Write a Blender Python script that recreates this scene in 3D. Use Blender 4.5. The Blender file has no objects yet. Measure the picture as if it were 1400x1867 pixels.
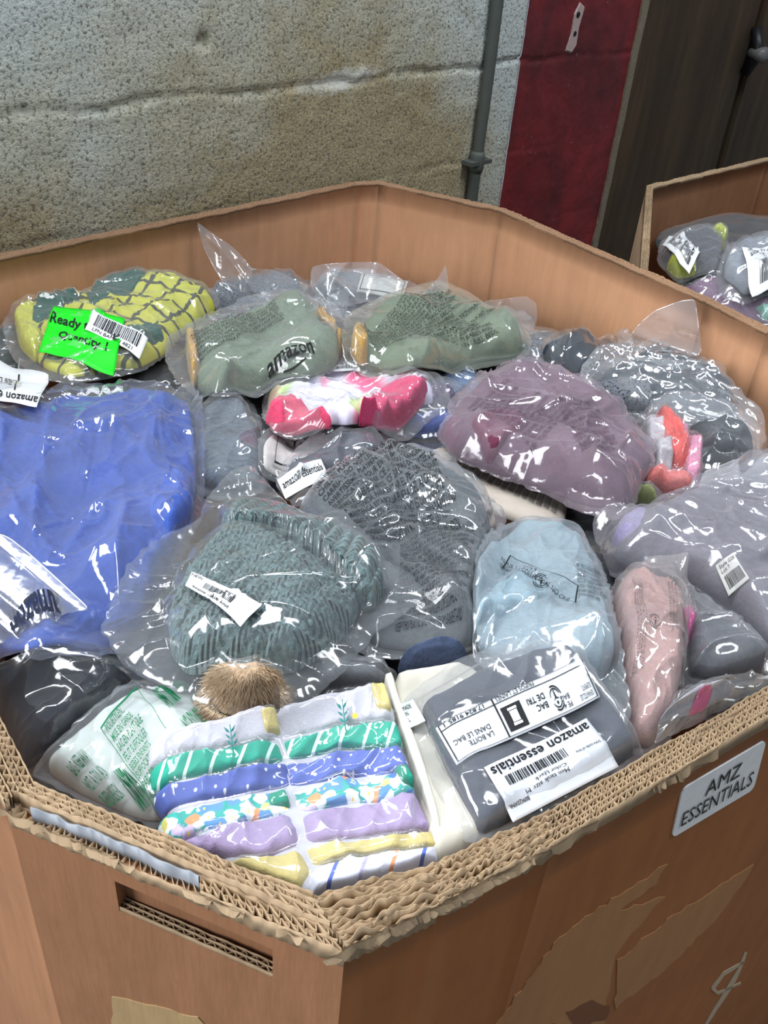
import bpy, math, random
import numpy as np
random.seed(7)
SC = bpy.context.scene
COL = SC.collection

# ------------------------------------------------------------------ camera
CAM = np.array([0.0, 0.0, 1.5]); FPX = 1687.0
_p = math.radians(35); _r = math.radians(5.2)
VF = np.array([0, math.cos(_p), -math.sin(_p)])
_r0 = np.array([1.0, 0, 0]); _u0 = np.array([0, math.sin(_p), math.cos(_p)])
VR = math.cos(_r) * _r0 + math.sin(_r) * _u0
VU = -math.sin(_r) * _r0 + math.cos(_r) * _u0
from mathutils import Matrix
cam = bpy.data.cameras.new('camera'); cam.lens = FPX / 1867 * 36; cam.sensor_width = 36; cam.sensor_fit = 'AUTO'
cam.clip_start = 0.02
co = bpy.data.objects.new('camera', cam); COL.objects.link(co)
co.matrix_world = Matrix(((VR[0], VU[0], -VF[0], CAM[0]), (VR[1], VU[1], -VF[1], CAM[1]), (VR[2], VU[2], -VF[2], CAM[2]), (0, 0, 0, 1)))
SC.camera = co

# ------------------------------------------------------------------ world, lamps, exposure
SC.view_settings.view_transform = 'Standard'; SC.view_settings.look = 'None'
SC.view_settings.gamma = 1.0; SC.view_settings.exposure = 0.70
SC.cycles.transparent_max_bounces = 24; SC.cycles.max_bounces = 7
SC.cycles.diffuse_bounces = 3; SC.cycles.glossy_bounces = 3; SC.cycles.transmission_bounces = 4
SC.cycles.use_denoising = True; SC.cycles.caustics_reflective = False; SC.cycles.caustics_refractive = False
SC.cycles.sample_clamp_indirect = 6
w = bpy.data.worlds.new('world'); SC.world = w; w.use_nodes = True
w.node_tree.nodes['Background'].inputs[0].default_value = (0.62, 0.70, 0.80, 1)
w.node_tree.nodes['Background'].inputs[1].default_value = 0.23
def area(name, loc, tgt, sx, sy, power, col):
    l = bpy.data.lights.new(name, 'AREA'); l.shape = 'RECTANGLE'; l.size = sx; l.size_y = sy; l.energy = power; l.color = col
    o = bpy.data.objects.new(name, l); COL.objects.link(o); o.location = loc
    from mathutils import Vector
    o.rotation_euler = (Vector(tgt) - Vector(loc)).to_track_quat('-Z', 'Y').to_euler()
    return o
area('roof_skylight', (-1.9, 0.9, 4.4), (0.1, 1.1, 0.9), 1.0, 3.4, 225, (0.92, 0.96, 1.0))
area('roof_skylight', (1.6, 0.6, 4.8), (0.0, 1.2, 0.9), 0.8, 2.6, 75, (0.90, 0.95, 1.0))
area('doorway_daylight', (-3.5, -1.1, 2.5), (0.1, 1.0, 0.9), 2.2, 2.0, 120, (0.95, 0.97, 1.0))

# ------------------------------------------------------------------ pixel helpers (numbers measured on the photograph turned into places)
def rays(px):
    px = np.atleast_2d(np.asarray(px, float))
    return VF[None] * FPX + VR[None] * (px[:, 0:1] - 700) + VU[None] * (933.5 - px[:, 1:2])
def at_z(px, z):
    d = rays(px); t = (z - CAM[2]) / d[:, 2:3]
    return CAM + d * t
def at_plane(px, p0, n):
    d = rays(px); p0 = np.asarray(p0, float); n = np.asarray(n, float)
    t = ((p0 - CAM) @ n) / (d @ n)
    return CAM + d * t[:, None]

# ------------------------------------------------------------------ noise in numpy
def _hash(i, j, s):
    h = (i.astype(np.int64) * 374761393 + j.astype(np.int64) * 668265263 + int(s) * 1442695041) & 0xFFFFFFFF
    h = ((h ^ (h >> 13)) * 1274126177) & 0xFFFFFFFF
    return (h ^ (h >> 16)) & 0xFFFF
def perlin(x, y, s=0):
    x = np.asarray(x, float); y = np.asarray(y, float)
    xi = np.floor(x); yi = np.floor(y); fx = x - xi; fy = y - yi
    u = fx * fx * fx * (fx * (fx * 6 - 15) + 10); v = fy * fy * fy * (fy * (fy * 6 - 15) + 10)
    def g(a, b, dx, dy):
        t = _hash(a, b, s) * (2 * math.pi / 65536)
        return np.cos(t) * dx + np.sin(t) * dy
    n00 = g(xi, yi, fx, fy); n10 = g(xi + 1, yi, fx - 1, fy); n01 = g(xi, yi + 1, fx, fy - 1); n11 = g(xi + 1, yi + 1, fx - 1, fy - 1)
    return ((n00 * (1 - u) + n10 * u) * (1 - v) + (n01 * (1 - u) + n11 * u) * v) * 1.5
def ridge(x, y, s=0):
    return 1 - np.minimum(1, np.abs(perlin(x, y, s)) * 2.2)
def rot2(x, y, a):
    a = math.radians(a); return x * math.cos(a) + y * math.sin(a), -x * math.sin(a) + y * math.cos(a)
def crinkle(x, y, s, ang=30.0, an=3.2):
    """film creases, about 0..1.3: long sharp ridges, flat facets between them, a few small crumples"""
    X, Y = rot2(x, y, ang)
    wx = perlin(x * 7, y * 7, s + 11) * 0.05; wy = perlin(x * 7, y * 7, s + 12) * 0.05
    a = ridge((X + wx) * 7 / an, (Y + wy) * 13, s)
    X2, Y2 = rot2(x, y, ang + 58)
    b = ridge((X2 + wy) * 10 / an, (Y2 + wx) * 19, s + 3)
    c = ridge(x * 34, y * 34, s + 5)
    d = np.clip(perlin(x * 8, y * 8, s + 7) + 0.55, 0, 1)
    return 0.50 * a ** 1.4 + 0.45 * a ** 7 + d * (0.28 * b ** 1.4 + 0.35 * b ** 7) + 0.13 * c ** 1.6 * d
def folds(x, y, s, ang=0.0, freq=22.0, an=3.5):
    X, Y = rot2(x, y, ang)
    wx = perlin(x * 5, y * 5, s + 1) * 0.06
    r1 = ridge(X * freq * .5 / an, (Y + wx) * freq * .5, s + 4); r2 = ridge((X + wx) * freq * .9 / an, (Y - X * .4) * freq * .9, s + 5)
    return 0.45 * perlin(X * freq / an, (Y + wx) * freq, s) + 0.75 * (r1 ** 1.5 - .45) + 0.35 * (r2 ** 3 - .2) + 0.30 * perlin(x * 20, y * 20, s + 6)

# ------------------------------------------------------------------ objects
def setp(o, label=None, cat=None, group=None, kind=None):
    if label: o['label'] = label
    if cat: o['category'] = cat
    if group: o['group'] = group
    if kind: o['kind'] = kind
    return o
def empty(name, loc, label, cat, group=None):
    o = bpy.data.objects.new(name, None); COL.objects.link(o); o.location = loc; o.empty_display_size = 0.05
    return setp(o, label, cat, group)
def mesh(name, V, Fc, mat, parent=None, uv=None, smooth=True, mats=None, fmat=None, label=None):
    """V world coordinates; an object parented to an empty keeps them"""
    V = np.asarray(V, float)
    off = np.zeros(3); p = parent
    while p is not None:
        off = off + np.array(p.location); p = p.parent
    me = bpy.data.meshes.new(name)
    if isinstance(Fc, np.ndarray):
        k = Fc.shape[1]; n = len(Fc)
        me.vertices.add(len(V)); me.vertices.foreach_set('co', (V - off).astype(np.float32).ravel())
        me.loops.add(n * k); me.loops.foreach_set('vertex_index', Fc.astype(np.int32).ravel())
        me.polygons.add(n); me.polygons.foreach_set('loop_start', np.arange(0, n * k, k, dtype=np.int32))
        me.update(calc_edges=True)
    else:
        me.from_pydata((V - off).tolist(), [], [list(map(int, f)) for f in Fc])
    me.validate()
    if smooth: me.polygons.foreach_set('use_smooth', np.ones(len(me.polygons), bool))
    if uv is not None:
        l = me.uv_layers.new(name='UVMap'); idx = np.zeros(len(me.loops), np.int32); me.loops.foreach_get('vertex_index', idx)
        l.data.foreach_set('uv', np.asarray(uv, np.float32)[idx].ravel())
    for m in (mats or [mat]): me.materials.append(m)
    if fmat is not None: me.polygons.foreach_set('material_index', np.asarray(fmat, np.int32))
    me.update()
    o = bpy.data.objects.new(name, me); COL.objects.link(o); o.parent = parent
    if label: o['label'] = label
    return o

# ------------------------------------------------------------------ materials
def lin(h):
    if isinstance(h, str):
        c = [int(h[i:i + 2], 16) / 255 for i in (0, 2, 4)]
        return tuple(((v / 12.92) if v <= 0.04045 else ((v + 0.055) / 1.055) ** 2.4) for v in c) + (1,)
    return tuple(h) + (1,)
class NT:
    def __init__(s, name):
        s.m = bpy.data.materials.new(name); s.m.use_nodes = True; s.t = s.m.node_tree; s.t.nodes.clear()
        s.out = s.n('ShaderNodeOutputMaterial')
    def n(s, typ, **kw):
        x = s.t.nodes.new(typ)
        for k, v in kw.items():
            if k.startswith('i_'):
                key = k[2:].replace('_', ' ')
                x.inputs[int(key) if key.isdigit() else key].default_value = v
            else: setattr(x, k, v)
        return x
    def l(s, a, b): s.t.links.new(a, b)
    def coord(s, kind='Object', scale=(1, 1, 1), rot=0.0):
        tc = s.n('ShaderNodeTexCoord'); mp = s.n('ShaderNodeMapping'); mp.inputs['Scale'].default_value = scale
        mp.inputs['Rotation'].default_value = (0, 0, rot)
        s.l(tc.outputs[kind], mp.inputs[0]); return mp.outputs[0]
    def noise(s, vec, scale, detail=4, rough=0.6):
        x = s.n('ShaderNodeTexNoise'); x.inputs['Scale'].default_value = scale; x.inputs['Detail'].default_value = detail
        x.inputs['Roughness'].default_value = rough; s.l(vec, x.inputs['Vector']); return x.outputs['Fac']
    def ramp(s, fac, stops, interp='LINEAR'):
        x = s.n('ShaderNodeValToRGB'); cr = x.color_ramp; cr.interpolation = interp
        while len(cr.elements) < len(stops): cr.elements.new(0.5)
        for e, (p, c) in zip(cr.elements, stops): e.position = p; e.color = lin(c) if not isinstance(c, (int, float)) else (c, c, c, 1)
        s.l(fac, x.inputs[0]); return x.outputs[0]
    def mix(s, fac, a, b, typ='MIX'):
        x = s.n('ShaderNodeMix', data_type='RGBA', blend_type=typ)
        for v, i in ((fac, 0), (a, 6), (b, 7)):
            if isinstance(v, (int, float)): x.inputs[i].default_value = v
            elif isinstance(v, (tuple, str)): x.inputs[i].default_value = lin(v) if isinstance(v, str) else v
            else: s.l(v, x.inputs[i])
        return x.outputs[2]
    def math(s, op, a, b=0.0):
        x = s.n('ShaderNodeMath', operation=op)
        for v, i in ((a, 0), (b, 1)):
            if isinstance(v, (int, float)): x.inputs[i].default_value = v
            else: s.l(v, x.inputs[i])
        return x.outputs[0]
    def bsdf(s, col, rough=0.9, bump=None, bs=0.3, bd=0.002, sheen=0.0, spec=0.3):
        b = s.n('ShaderNodeBsdfPrincipled'); b.inputs['Roughness'].default_value = rough
        b.inputs['Specular IOR Level'].default_value = spec; b.inputs['Sheen Weight'].default_value = sheen
        if isinstance(col, (str, tuple)): b.inputs['Base Color'].default_value = lin(col)
        else: s.l(col, b.inputs['Base Color'])
        if bump is not None:
            bp = s.n('ShaderNodeBump'); bp.inputs['Strength'].default_value = bs; bp.inputs['Distance'].default_value = bd
            s.l(bump, bp.inputs['Height']); s.l(bp.outputs[0], b.inputs['Normal'])
        s.l(b.outputs[0], s.out.inputs[0]); return s.m
_mc = {}
def cloth(col, weave=900, var=0.18, rough=0.92, sheen=0.1):
    k = ('cloth', col, weave, var)
    if k in _mc: return _mc[k]
    t = NT('fabric_' + col); v = t.coord('Object')
    n = t.noise(v, 30, 4); n2 = t.noise(v, weave, 2)
    c = tuple(x * .68 for x in lin(col)[:3])
    d = tuple(x * (1 - var) for x in c); b = tuple(min(1, x * (1 + var)) for x in c)
    cc = t.ramp(n, [(0.3, d), (0.7, b)])
    n3 = t.noise(v, 260, 3, 0.7); cc = t.mix(0.55, cc, t.ramp(n3, [(0.35, tuple(x * (1 - var * 1.4) for x in c)), (0.65, tuple(min(1, x * (1 + var * 1.6)) for x in c))]))
    _mc[k] = t.bsdf(cc, rough, n2, 0.35, 0.0012, sheen); return _mc[k]
def film(haze=0.10, tint='ffffff', gloss=0.07, name='clear_plastic_film', rough=0.11):
    k = ('film', haze, tint, gloss, rough)
    if k in _mc: return _mc[k]
    t = NT(name); v = t.coord('Object')
    b1 = t.noise(v, 16, 4, 0.5); b2 = t.noise(v, 70, 2, 0.5)
    hsum = t.math('ADD', b1, t.math('MULTIPLY', b2, 0.08))
    bp = t.n('ShaderNodeBump'); bp.inputs['Strength'].default_value = 0.55; bp.inputs['Distance'].default_value = 0.0042
    t.l(hsum, bp.inputs['Height'])
    lw = t.n('ShaderNodeLayerWeight'); lw.inputs['Blend'].default_value = 0.5; t.l(bp.outputs[0], lw.inputs['Normal'])
    f4 = t.math('POWER', lw.outputs['Facing'], 3.0)
    tr = t.n('ShaderNodeBsdfTransparent'); tr.inputs[0].default_value = (0.965, 0.967, 0.97, 1)
    df = t.n('ShaderNodeBsdfDiffuse'); df.inputs[0].default_value = lin(tint)
    t.l(bp.outputs[0], df.inputs['Normal'])
    gl = t.n('ShaderNodeBsdfGlossy'); gl.inputs['Roughness'].default_value = rough; gl.inputs[0].default_value = (1, 1, 1, 1)
    t.l(bp.outputs[0], gl.inputs['Normal'])
    hz = t.math('MULTIPLY', t.math('ADD', t.math('MULTIPLY', b1, 0.8), t.math('ADD', t.math('MULTIPLY', f4, 0.9), 0.25)), haze * .85)
    m1 = t.n('ShaderNodeMixShader'); t.l(hz, m1.inputs[0]); t.l(tr.outputs[0], m1.inputs[1]); t.l(df.outputs[0], m1.inputs[2])
    gf = t.math('ADD', t.math('MULTIPLY', f4, 0.45), gloss * .75)
    m2 = t.n('ShaderNodeMixShader'); t.l(gf, m2.inputs[0]); t.l(m1.outputs[0], m2.inputs[1]); t.l(gl.outputs[0], m2.inputs[2])
    t.l(m2.outputs[0], t.out.inputs[0]); _mc[k] = t.m; return t.m
def plain(col, rough=0.6, name='paper', spec=0.3):
    k = ('plain', col, rough)
    if k in _mc: return _mc[k]
    t = NT(name + '_' + col); v = t.coord('Object'); n = t.noise(v, 60, 3)
    c = tuple(x * .84 for x in lin(col)[:3])
    _mc[k] = t.bsdf(t.ramp(n, [(0.3, tuple(x * .93 for x in c)), (0.7, tuple(min(1, x * 1.04) for x in c))]), rough, spec=spec); return _mc[k]
def board(col, name='corrugated_cardboard', stain=0.25):
    k = ('board', col, stain)
    if k in _mc: return _mc[k]
    t = NT(name); v = t.coord('Object'); v2 = t.coord('Object', (1, 1, 0.15))
    n1 = t.noise(v, 5, 5, 0.65); n2 = t.noise(v2, 60, 3); n3 = t.noise(v, 45, 5, 0.7)
    c = lin(col)[:3]
    a = t.ramp(n1, [(0.3, tuple(x * (1 - stain) for x in c)), (0.65, tuple(min(1, x * 1.08) for x in c))])
    b = t.mix(0.35, a, t.ramp(n2, [(0.3, tuple(x * .8 for x in c)), (0.7, tuple(min(1, x * 1.15) for x in c))]))
    sp = t.ramp(n3, [(0.66, 0.0), (0.72, 1.0)])
    e = t.mix(t.math('MULTIPLY', sp, 0.25), b, tuple(x * .6 for x in c) + (1,))
    _mc[k] = t.bsdf(e, 0.8, t.math('ADD', n2, t.math('MULTIPLY', n1, 2.0)), 0.35, 0.003, spec=0.25); return _mc[k]
INK = plain('15161a', 0.7, 'ink'); INKG = plain('3a3d42', 0.7, 'ink'); WHITE = plain('eef0f2', 0.5); INKGREEN = plain('1f7a52', 0.7, 'ink')
# ------------------------------------------------------------------ the heap: a height field that each bag is laid on
GX0, GY0, GS = -0.85, 0.15, 0.003
GNX, GNY = 740, 860
gx = GX0 + np.arange(GNX) * GS; gy = GY0 + np.arange(GNY) * GS
GXX, GYY = np.meshgrid(gx, gy)
INNER = None     # inner outline of the box being filled (convex, anticlockwise)
def blur(A, k):
    if k < 1: return A
    for _ in range(2):
        for ax in (0, 1):
            P = np.pad(A, [(k + 1, k) if i == ax else (0, 0) for i in (0, 1)], mode='edge')
            c = np.cumsum(P, axis=ax)
            A = (np.take(c, range(2 * k + 1, c.shape[ax]), axis=ax) - np.take(c, range(0, c.shape[ax] - 2 * k - 1), axis=ax)) / (2 * k + 1)
    return A
def dilate(A, k):
    B = A.copy()
    for ax in (0, 1):
        C = B.copy()
        for s in range(1, k + 1):
            C = np.maximum(C, np.roll(B, s, ax)); C = np.maximum(C, np.roll(B, -s, ax))
        B = C
    return B
def sample(A, x, y):
    fx = np.clip((np.asarray(x) - GX0) / GS, 0, GNX - 1.001); fy = np.clip((np.asarray(y) - GY0) / GS, 0, GNY - 1.001)
    i = fx.astype(int); j = fy.astype(int); u = fx - i; v = fy - j
    return (A[j, i] * (1 - u) + A[j, i + 1] * u) * (1 - v) + (A[j + 1, i] * (1 - u) + A[j + 1, i + 1] * u) * v
def shepard(ctrl, s=0.16):
    P = np.array([at_z([c[:2]], 1 + c[2])[0] for c in ctrl]); z = P[:, 2]
    num = 0; den = 1e-9
    for (x, y, _), zz in zip(P, z):
        wgt = np.exp(-((GXX - x) ** 2 + (GYY - y) ** 2) / (2 * s * s)) + 1e-6
        num = num + wgt * zz; den = den + wgt
    return num / den
def march(px, F, lift=0.0):
    """where the line of sight through each measured point meets the height field F (+lift)"""
    px = np.atleast_2d(np.asarray(px, float)); d = rays(px); d = d / np.linalg.norm(d[:, :2], axis=1)[:, None]
    lift = np.broadcast_to(np.asarray(lift, float), (len(px),))
    t0 = 0.2; st = 0.004; n = 640
    T = t0 + st * np.arange(n)
    X = CAM[0] + d[:, 0:1] * T; Y = CAM[1] + d[:, 1:2] * T; Z = CAM[2] + d[:, 2:3] * T
    D = Z - sample(F, X, Y) - lift[:, None]
    hit = D < 0
    k = np.where(hit.any(1), hit.argmax(1), n - 1); k = np.maximum(k, 1)
    r = np.arange(len(px)); a = D[r, k - 1]; b = D[r, k]
    f = np.clip(a / (a - b + 1e-9), 0, 1); t = T[k - 1] + st * f
    return np.stack([CAM[0] + d[:, 0] * t, CAM[1] + d[:, 1] * t, CAM[2] + d[:, 2] * t], 1)
def clampin(P, marg=0.006, poly=None):
    poly = INNER if poly is None else poly
    P = P.copy()
    for _ in range(2):
        for a, b in zip(poly, np.roll(poly, -1, 0)):
            e = (b - a) / np.linalg.norm(b - a); n = np.array([-e[1], e[0]])
            s = (P[:, :2] - a) @ n - marg
            m = s < 0
            P[m, :2] -= s[m, None] * n
    return P
def resample(P, N, closed=True, smooth=True):
    P = np.asarray(P, float)
    Q = np.vstack([P, P[:1]]) if closed else P
    if smooth:   # one corner-cutting pass keeps the outline soft
        for _ in range(2):
            if closed:
                A = P; B = np.roll(P, -1, 0); P = np.stack([A * .88 + B * .12, A * .12 + B * .88], 1).reshape(-1, P.shape[1])
        Q = np.vstack([P, P[:1]]) if closed else P
    L = np.r_[0, np.cumsum(np.linalg.norm(np.diff(Q[:, :2], axis=0), axis=1))]
    t = np.linspace(0, L[-1], N + 1)[:-1] if closed else np.linspace(0, L[-1], N)
    return np.stack([np.interp(t, L, Q[:, i]) for i in range(Q.shape[1])], 1)
class Star:
    """a star-shaped outline on the ground plane and its radial coordinate"""
    def __init__(s, ring, c=None):
        s.ring = ring
        if c is None:
            x, y = ring[:, 0], ring[:, 1]; x2, y2 = np.roll(x, -1), np.roll(y, -1); cr = x * y2 - x2 * y; A = cr.sum() / 2
            c = np.array([((x + x2) * cr).sum(), ((y + y2) * cr).sum()]) / (6 * A) if abs(A) > 2e-5 else ring.mean(0)
        s.c = c; d = ring - c
        th = np.arctan2(d[:, 1], d[:, 0]); rr = np.hypot(d[:, 0], d[:, 1]); o = np.argsort(th)
        s.th = th[o]; s.rr = rr[o]
    def r(s, x, y):
        dx = x - s.c[0]; dy = y - s.c[1]
        R = np.interp(np.arctan2(dy, dx), s.th, s.rr, period=2 * math.pi)
        return np.hypot(dx, dy) / R
def lift_px(px, T):
    px = np.asarray(px, float); y = px[:, 1]
    return T * 0.6 * (1 - (y - y.min()) / max(1, (y.max() - y.min())))
def prof(r, p, q): return np.maximum(0, 1 - np.clip(r, 0, 1) ** p) ** (1 / q)
def grid_mesh(name, star, hfun, base, K, N, mat, parent, uvrot=0, thick_under=0.002, **kw):
    """top skin + flat underside of a soft thing whose upper surface is base + hfun"""
    rs = np.sin(np.linspace(0, math.pi / 2, K + 1))[1:] if K > 8 else np.linspace(0, 1, K + 1)[1:]
    ring = star.ring; c = star.c
    X = c[0] + rs[:, None] * (ring[None, :, 0] - c[0]); Y = c[1] + rs[:, None] * (ring[None, :, 1] - c[1])
    x = np.r_[c[0], X.ravel()]; y = np.r_[c[1], Y.ravel()]
    zb = base(x, y); z = zb + hfun(x, y)
    z[-N:] = np.minimum(z[-N:], zb[-N:] + 0.0015)
    V = [np.stack([x, y, z], 1)]
    i = np.arange(N); j = (i + 1) % N
    F = []
    for k in range(K - 1):
        a = 1 + k * N; b = a + N
        F.append(np.stack([a + i, b + i, b + j, a + j], 1))
    F = np.vstack(F)
    tri0 = [(0, 1 + q, 1 + (q + 1) % N) for q in range(N)]
    # underside: three rings
    n0 = len(x); us = [1.0, .66, .33]; fr = []
    ux = []; uy = []
    for s in us[1:]:
        ux.append(c[0] + s * (ring[:, 0] - c[0])); uy.append(c[1] + s * (ring[:, 1] - c[1]))
    ux = np.r_[np.concatenate(ux), c[0]]; uy = np.r_[np.concatenate(uy), c[1]]
    uz = base(ux, uy) - thick_under
    V.append(np.stack([ux, uy, uz], 1)); V = np.vstack(V)
    outer = 1 + (K - 1) * N
    r1 = n0; r2 = n0 + N; cc = n0 + 2 * N
    F = np.vstack([F, np.stack([outer + i, r1 + i, r1 + j, outer + j], 1)[:, ::-1][:, [3, 2, 1, 0]] if False else np.stack([outer + j, r1 + j, r1 + i, outer + i], 1)[:, ::-1],
                   np.stack([r1 + j, r2 + j, r2 + i, r1 + i], 1)[:, ::-1]])
    F = np.vstack([F, np.array([(t[0], t[1], t[2], t[2]) for t in tri0]), np.array([(cc, r2 + (q + 1) % N, r2 + q, r2 + q) for q in range(N)])])
    U, W_ = rot2(V[:, 0] - c[0], V[:, 1] - c[1], uvrot)
    # degenerate quads -> faces with from_pydata style split
    tri = F[:, 2] == F[:, 3]
    return mesh_mixed(name, V, F[~tri], F[tri][:, :3], mat, parent, np.stack([U, W_], 1), **kw)
def mesh_mixed(name, V, Q, T, mat, parent, uv=None, smooth=True, label=None, mats=None):
    off = np.zeros(3); p = parent
    while p is not None:
        off = off + np.array(p.location); p = p.parent
    me = bpy.data.meshes.new(name)
    me.vertices.add(len(V)); me.vertices.foreach_set('co', (V - off).astype(np.float32).ravel())
    li = np.r_[Q.ravel(), T.ravel()].astype(np.int32)
    me.loops.add(len(li)); me.loops.foreach_set('vertex_index', li)
    me.polygons.add(len(Q) + len(T))
    me.polygons.foreach_set('loop_start', np.r_[np.arange(len(Q)) * 4, len(Q) * 4 + np.arange(len(T)) * 3].astype(np.int32))
    me.update(calc_edges=True); me.validate()
    if smooth: me.polygons.foreach_set('use_smooth', np.ones(len(me.polygons), bool))
    if uv is not None:
        l = me.uv_layers.new(name='UVMap'); idx = np.zeros(len(me.loops), np.int32); me.loops.foreach_get('vertex_index', idx)
        l.data.foreach_set('uv', np.asarray(uv, np.float32)[idx].ravel())
    for m in (mats or [mat]): me.materials.append(m)
    o = bpy.data.objects.new(name, me); COL.objects.link(o); o.parent = parent
    if label: o['label'] = label
    return o

class Bag: pass
def G(name, px, T=0.035, mat=None, p=3.0, q=2.0, det=None, rot=0, fold=(0, 22, 0.006), edge=None, K=46, N=150, z=0.0, lab=None, c=None, on=None):
    if on is None: on = (p == 14)
    if T > .028 and K == 46 and N == 150: K = 70; N = 260
    if T > .034: T = .034 + (T - .034) * .40; p = max(p, 5)
    return dict(name=name, px=px, T=T, mat=mat, p=p, q=q, det=det, rot=rot, fold=fold, K=K, N=N, z=z, lab=lab, c=c, on=on)
_seed = [100]
def bag(name, label, cat, garments, filmpx=None, fmat=None, level=0.0, crk=0.007, tent=0.5, ang=30, an=3.2, group=None, FK=90, FN=300, drape=4, eps=0.003, fname='plastic_bag', poly=None, smoothk=6, fc=None, slack=0.06, Tf=None):
    global H
    crk = crk * 1.15
    _seed[0] += 37; sd = _seed[0]
    hs = blur(dilate(H, 2), drape)
    B = np.maximum(H0 + level, hs + eps)
    B = blur(B, 2); B = np.maximum(B, H + 0.001) if drape <= 2 else B
    base = lambda x, y: sample(B, x, y)
    s = Bag(); s.B = B
    gs = []
    mins = []
    for g in garments:
        ring = march(g['px'], B, g['T'] * .62 if g['on'] else lift_px(g['px'], g['T'])); ring = clampin(ring, 0.012, poly)
        ring = resample(ring[:, :2], g['N'])
        st = Star(ring, None if g['c'] is None else march([g['c']], B, g['T'] * .5)[0, :2]); gs.append(st); mins.append(ring)
        def hg(x, y, g=g, st=st, k=1.0, dd=1.0, fine=1.0):
            r = st.r(x, y)
            e = prof(r * k, g['p'], g['q'])
            h = g['T'] * e
            if g['T'] > .028: h = h * (0.86 + 0.30 * perlin(x * 7, y * 7, sd + 9) + 0.10 * perlin(x * 15, y * 15, sd + 8))
            fa, ff, fm = g['fold']
            if dd:
                h = h + 1.5 * fm * folds(x, y, sd, fa, ff) * np.minimum(1, e * 1.4)
                wr = perlin(x * 9, y * 9, sd + 31) * .05; k1 = ridge((x + wr) * 17, (y - wr) * 17, sd + 21); k2 = ridge((x - wr) * 38, (y + wr) * 38, sd + 22)
                h = h + min(1.2, g['T'] / .035) * (.0055 * (k1 ** 2 - .35) + fine * .0022 * (k2 ** 2 - .3)) * np.minimum(1, e * 1.4) * (1 if g['fold'][2] > .0025 else .25)
                if g['det'] is not None:
                    u, v = rot2(x - st.c[0], y - st.c[1], g['rot']); h = h + (g['det'](u, v, x, y) if fine else .0035) * np.minimum(1, e * 1.6)
            return np.where(r * k < 1, np.maximum(h, 0.0) + g['z'], 0.0)
        g['h'] = hg
    allr = np.vstack(mins) if mins else march(filmpx, B)[:, :2]
    loc = (float(allr[:, 0].mean()), float(allr[:, 1].mean()), float(sample(B, allr[:, 0].mean(), allr[:, 1].mean())))
    root = empty(name, loc, label, cat, group); s.root = root
    for g, st in zip(garments, gs):
        g['obj'] = grid_mesh(g['name'], st, g['h'], base, g['K'], g['N'], g['mat'], root, g['rot'], label=g['lab'])
    def top(x, y, soft=False):
        h = np.zeros_like(x)
        for g in garments:
            k = (1 - slack) if soft else 1.0
            h = np.maximum(h, g['h'](x, y, k=k, fine=0.0 if soft else 1.0))
        return h
    s.gtop = lambda x, y: base(x, y) + top(x, y)
    if filmpx is not None:
        px = np.asarray(filmpx, float); Tm = max([g['T'] for g in garments] + [0.01]) if Tf is None else Tf
        P = march(px, B, lift_px(px, Tm * tent * .8)); P = clampin(P, 0.004, poly)
        ring = resample(P[:, :2], FN, smooth=True)
        jx = perlin(ring[:, 0] * 90, ring[:, 1] * 90, sd + 1) * 0.0022; jy = perlin(ring[:, 0] * 90, ring[:, 1] * 90, sd + 2) * 0.0022
        ring = ring + np.stack([jx, jy], 1)
        ring = clampin(ring, 0.004, poly)
        fs = Star(ring, None if fc is None else march([fc], B, Tm * .5)[0, :2])
        def hf(x, y):
            r = fs.r(x, y)
            t = Tm * tent * prof(r, 1.7, 1.25)
            a = top(x, y, True)
            env = prof(r, 7, 1.6)
            m = np.maximum(a * np.minimum(1, 0.2 + env), t)
            ck = crinkle(x, y, sd, ang, an)
            over = np.clip(a / (Tm + 1e-6), 0, 1)
            return m + 0.0026 * env + ck * crk * env * (0.45 + 0.55 * (1 - over))
        s.filmobj = grid_mesh(fname, fs, hf, base, FK, FN, fmat or film(), root, 0)
        s.fs = fs; s.hf = hf
        s.top = lambda x, y: base(x, y) + hf(x, y)
        rr = ring
    else:
        s.top = lambda x, y: base(x, y) + top(x, y); s.hf = top
        rr = allr; fs = None
    # add to the heap
    i0 = max(0, int((rr[:, 0].min() - GX0) / GS) - 1); i1 = min(GNX, int((rr[:, 0].max() - GX0) / GS) + 2)
    j0 = max(0, int((rr[:, 1].min() - GY0) / GS) - 1); j1 = min(GNY, int((rr[:, 1].max() - GY0) / GS) + 2)
    xx = GXX[j0:j1, i0:i1]; yy = GYY[j0:j1, i0:i1]
    hh = s.hf(xx, yy)
    inside = (fs.r(xx, yy) < 1) if fs is not None else (hh > 0.0005)
    Ht = np.where(inside, B[j0:j1, i0:i1] + hh + 0.001, -9)
    H[j0:j1, i0:i1] = np.maximum(H[j0:j1, i0:i1], Ht)
    s.Btop = B.copy(); s.Btop[j0:j1, i0:i1] = np.where(inside, Ht, B[j0:j1, i0:i1])
    return s

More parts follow.
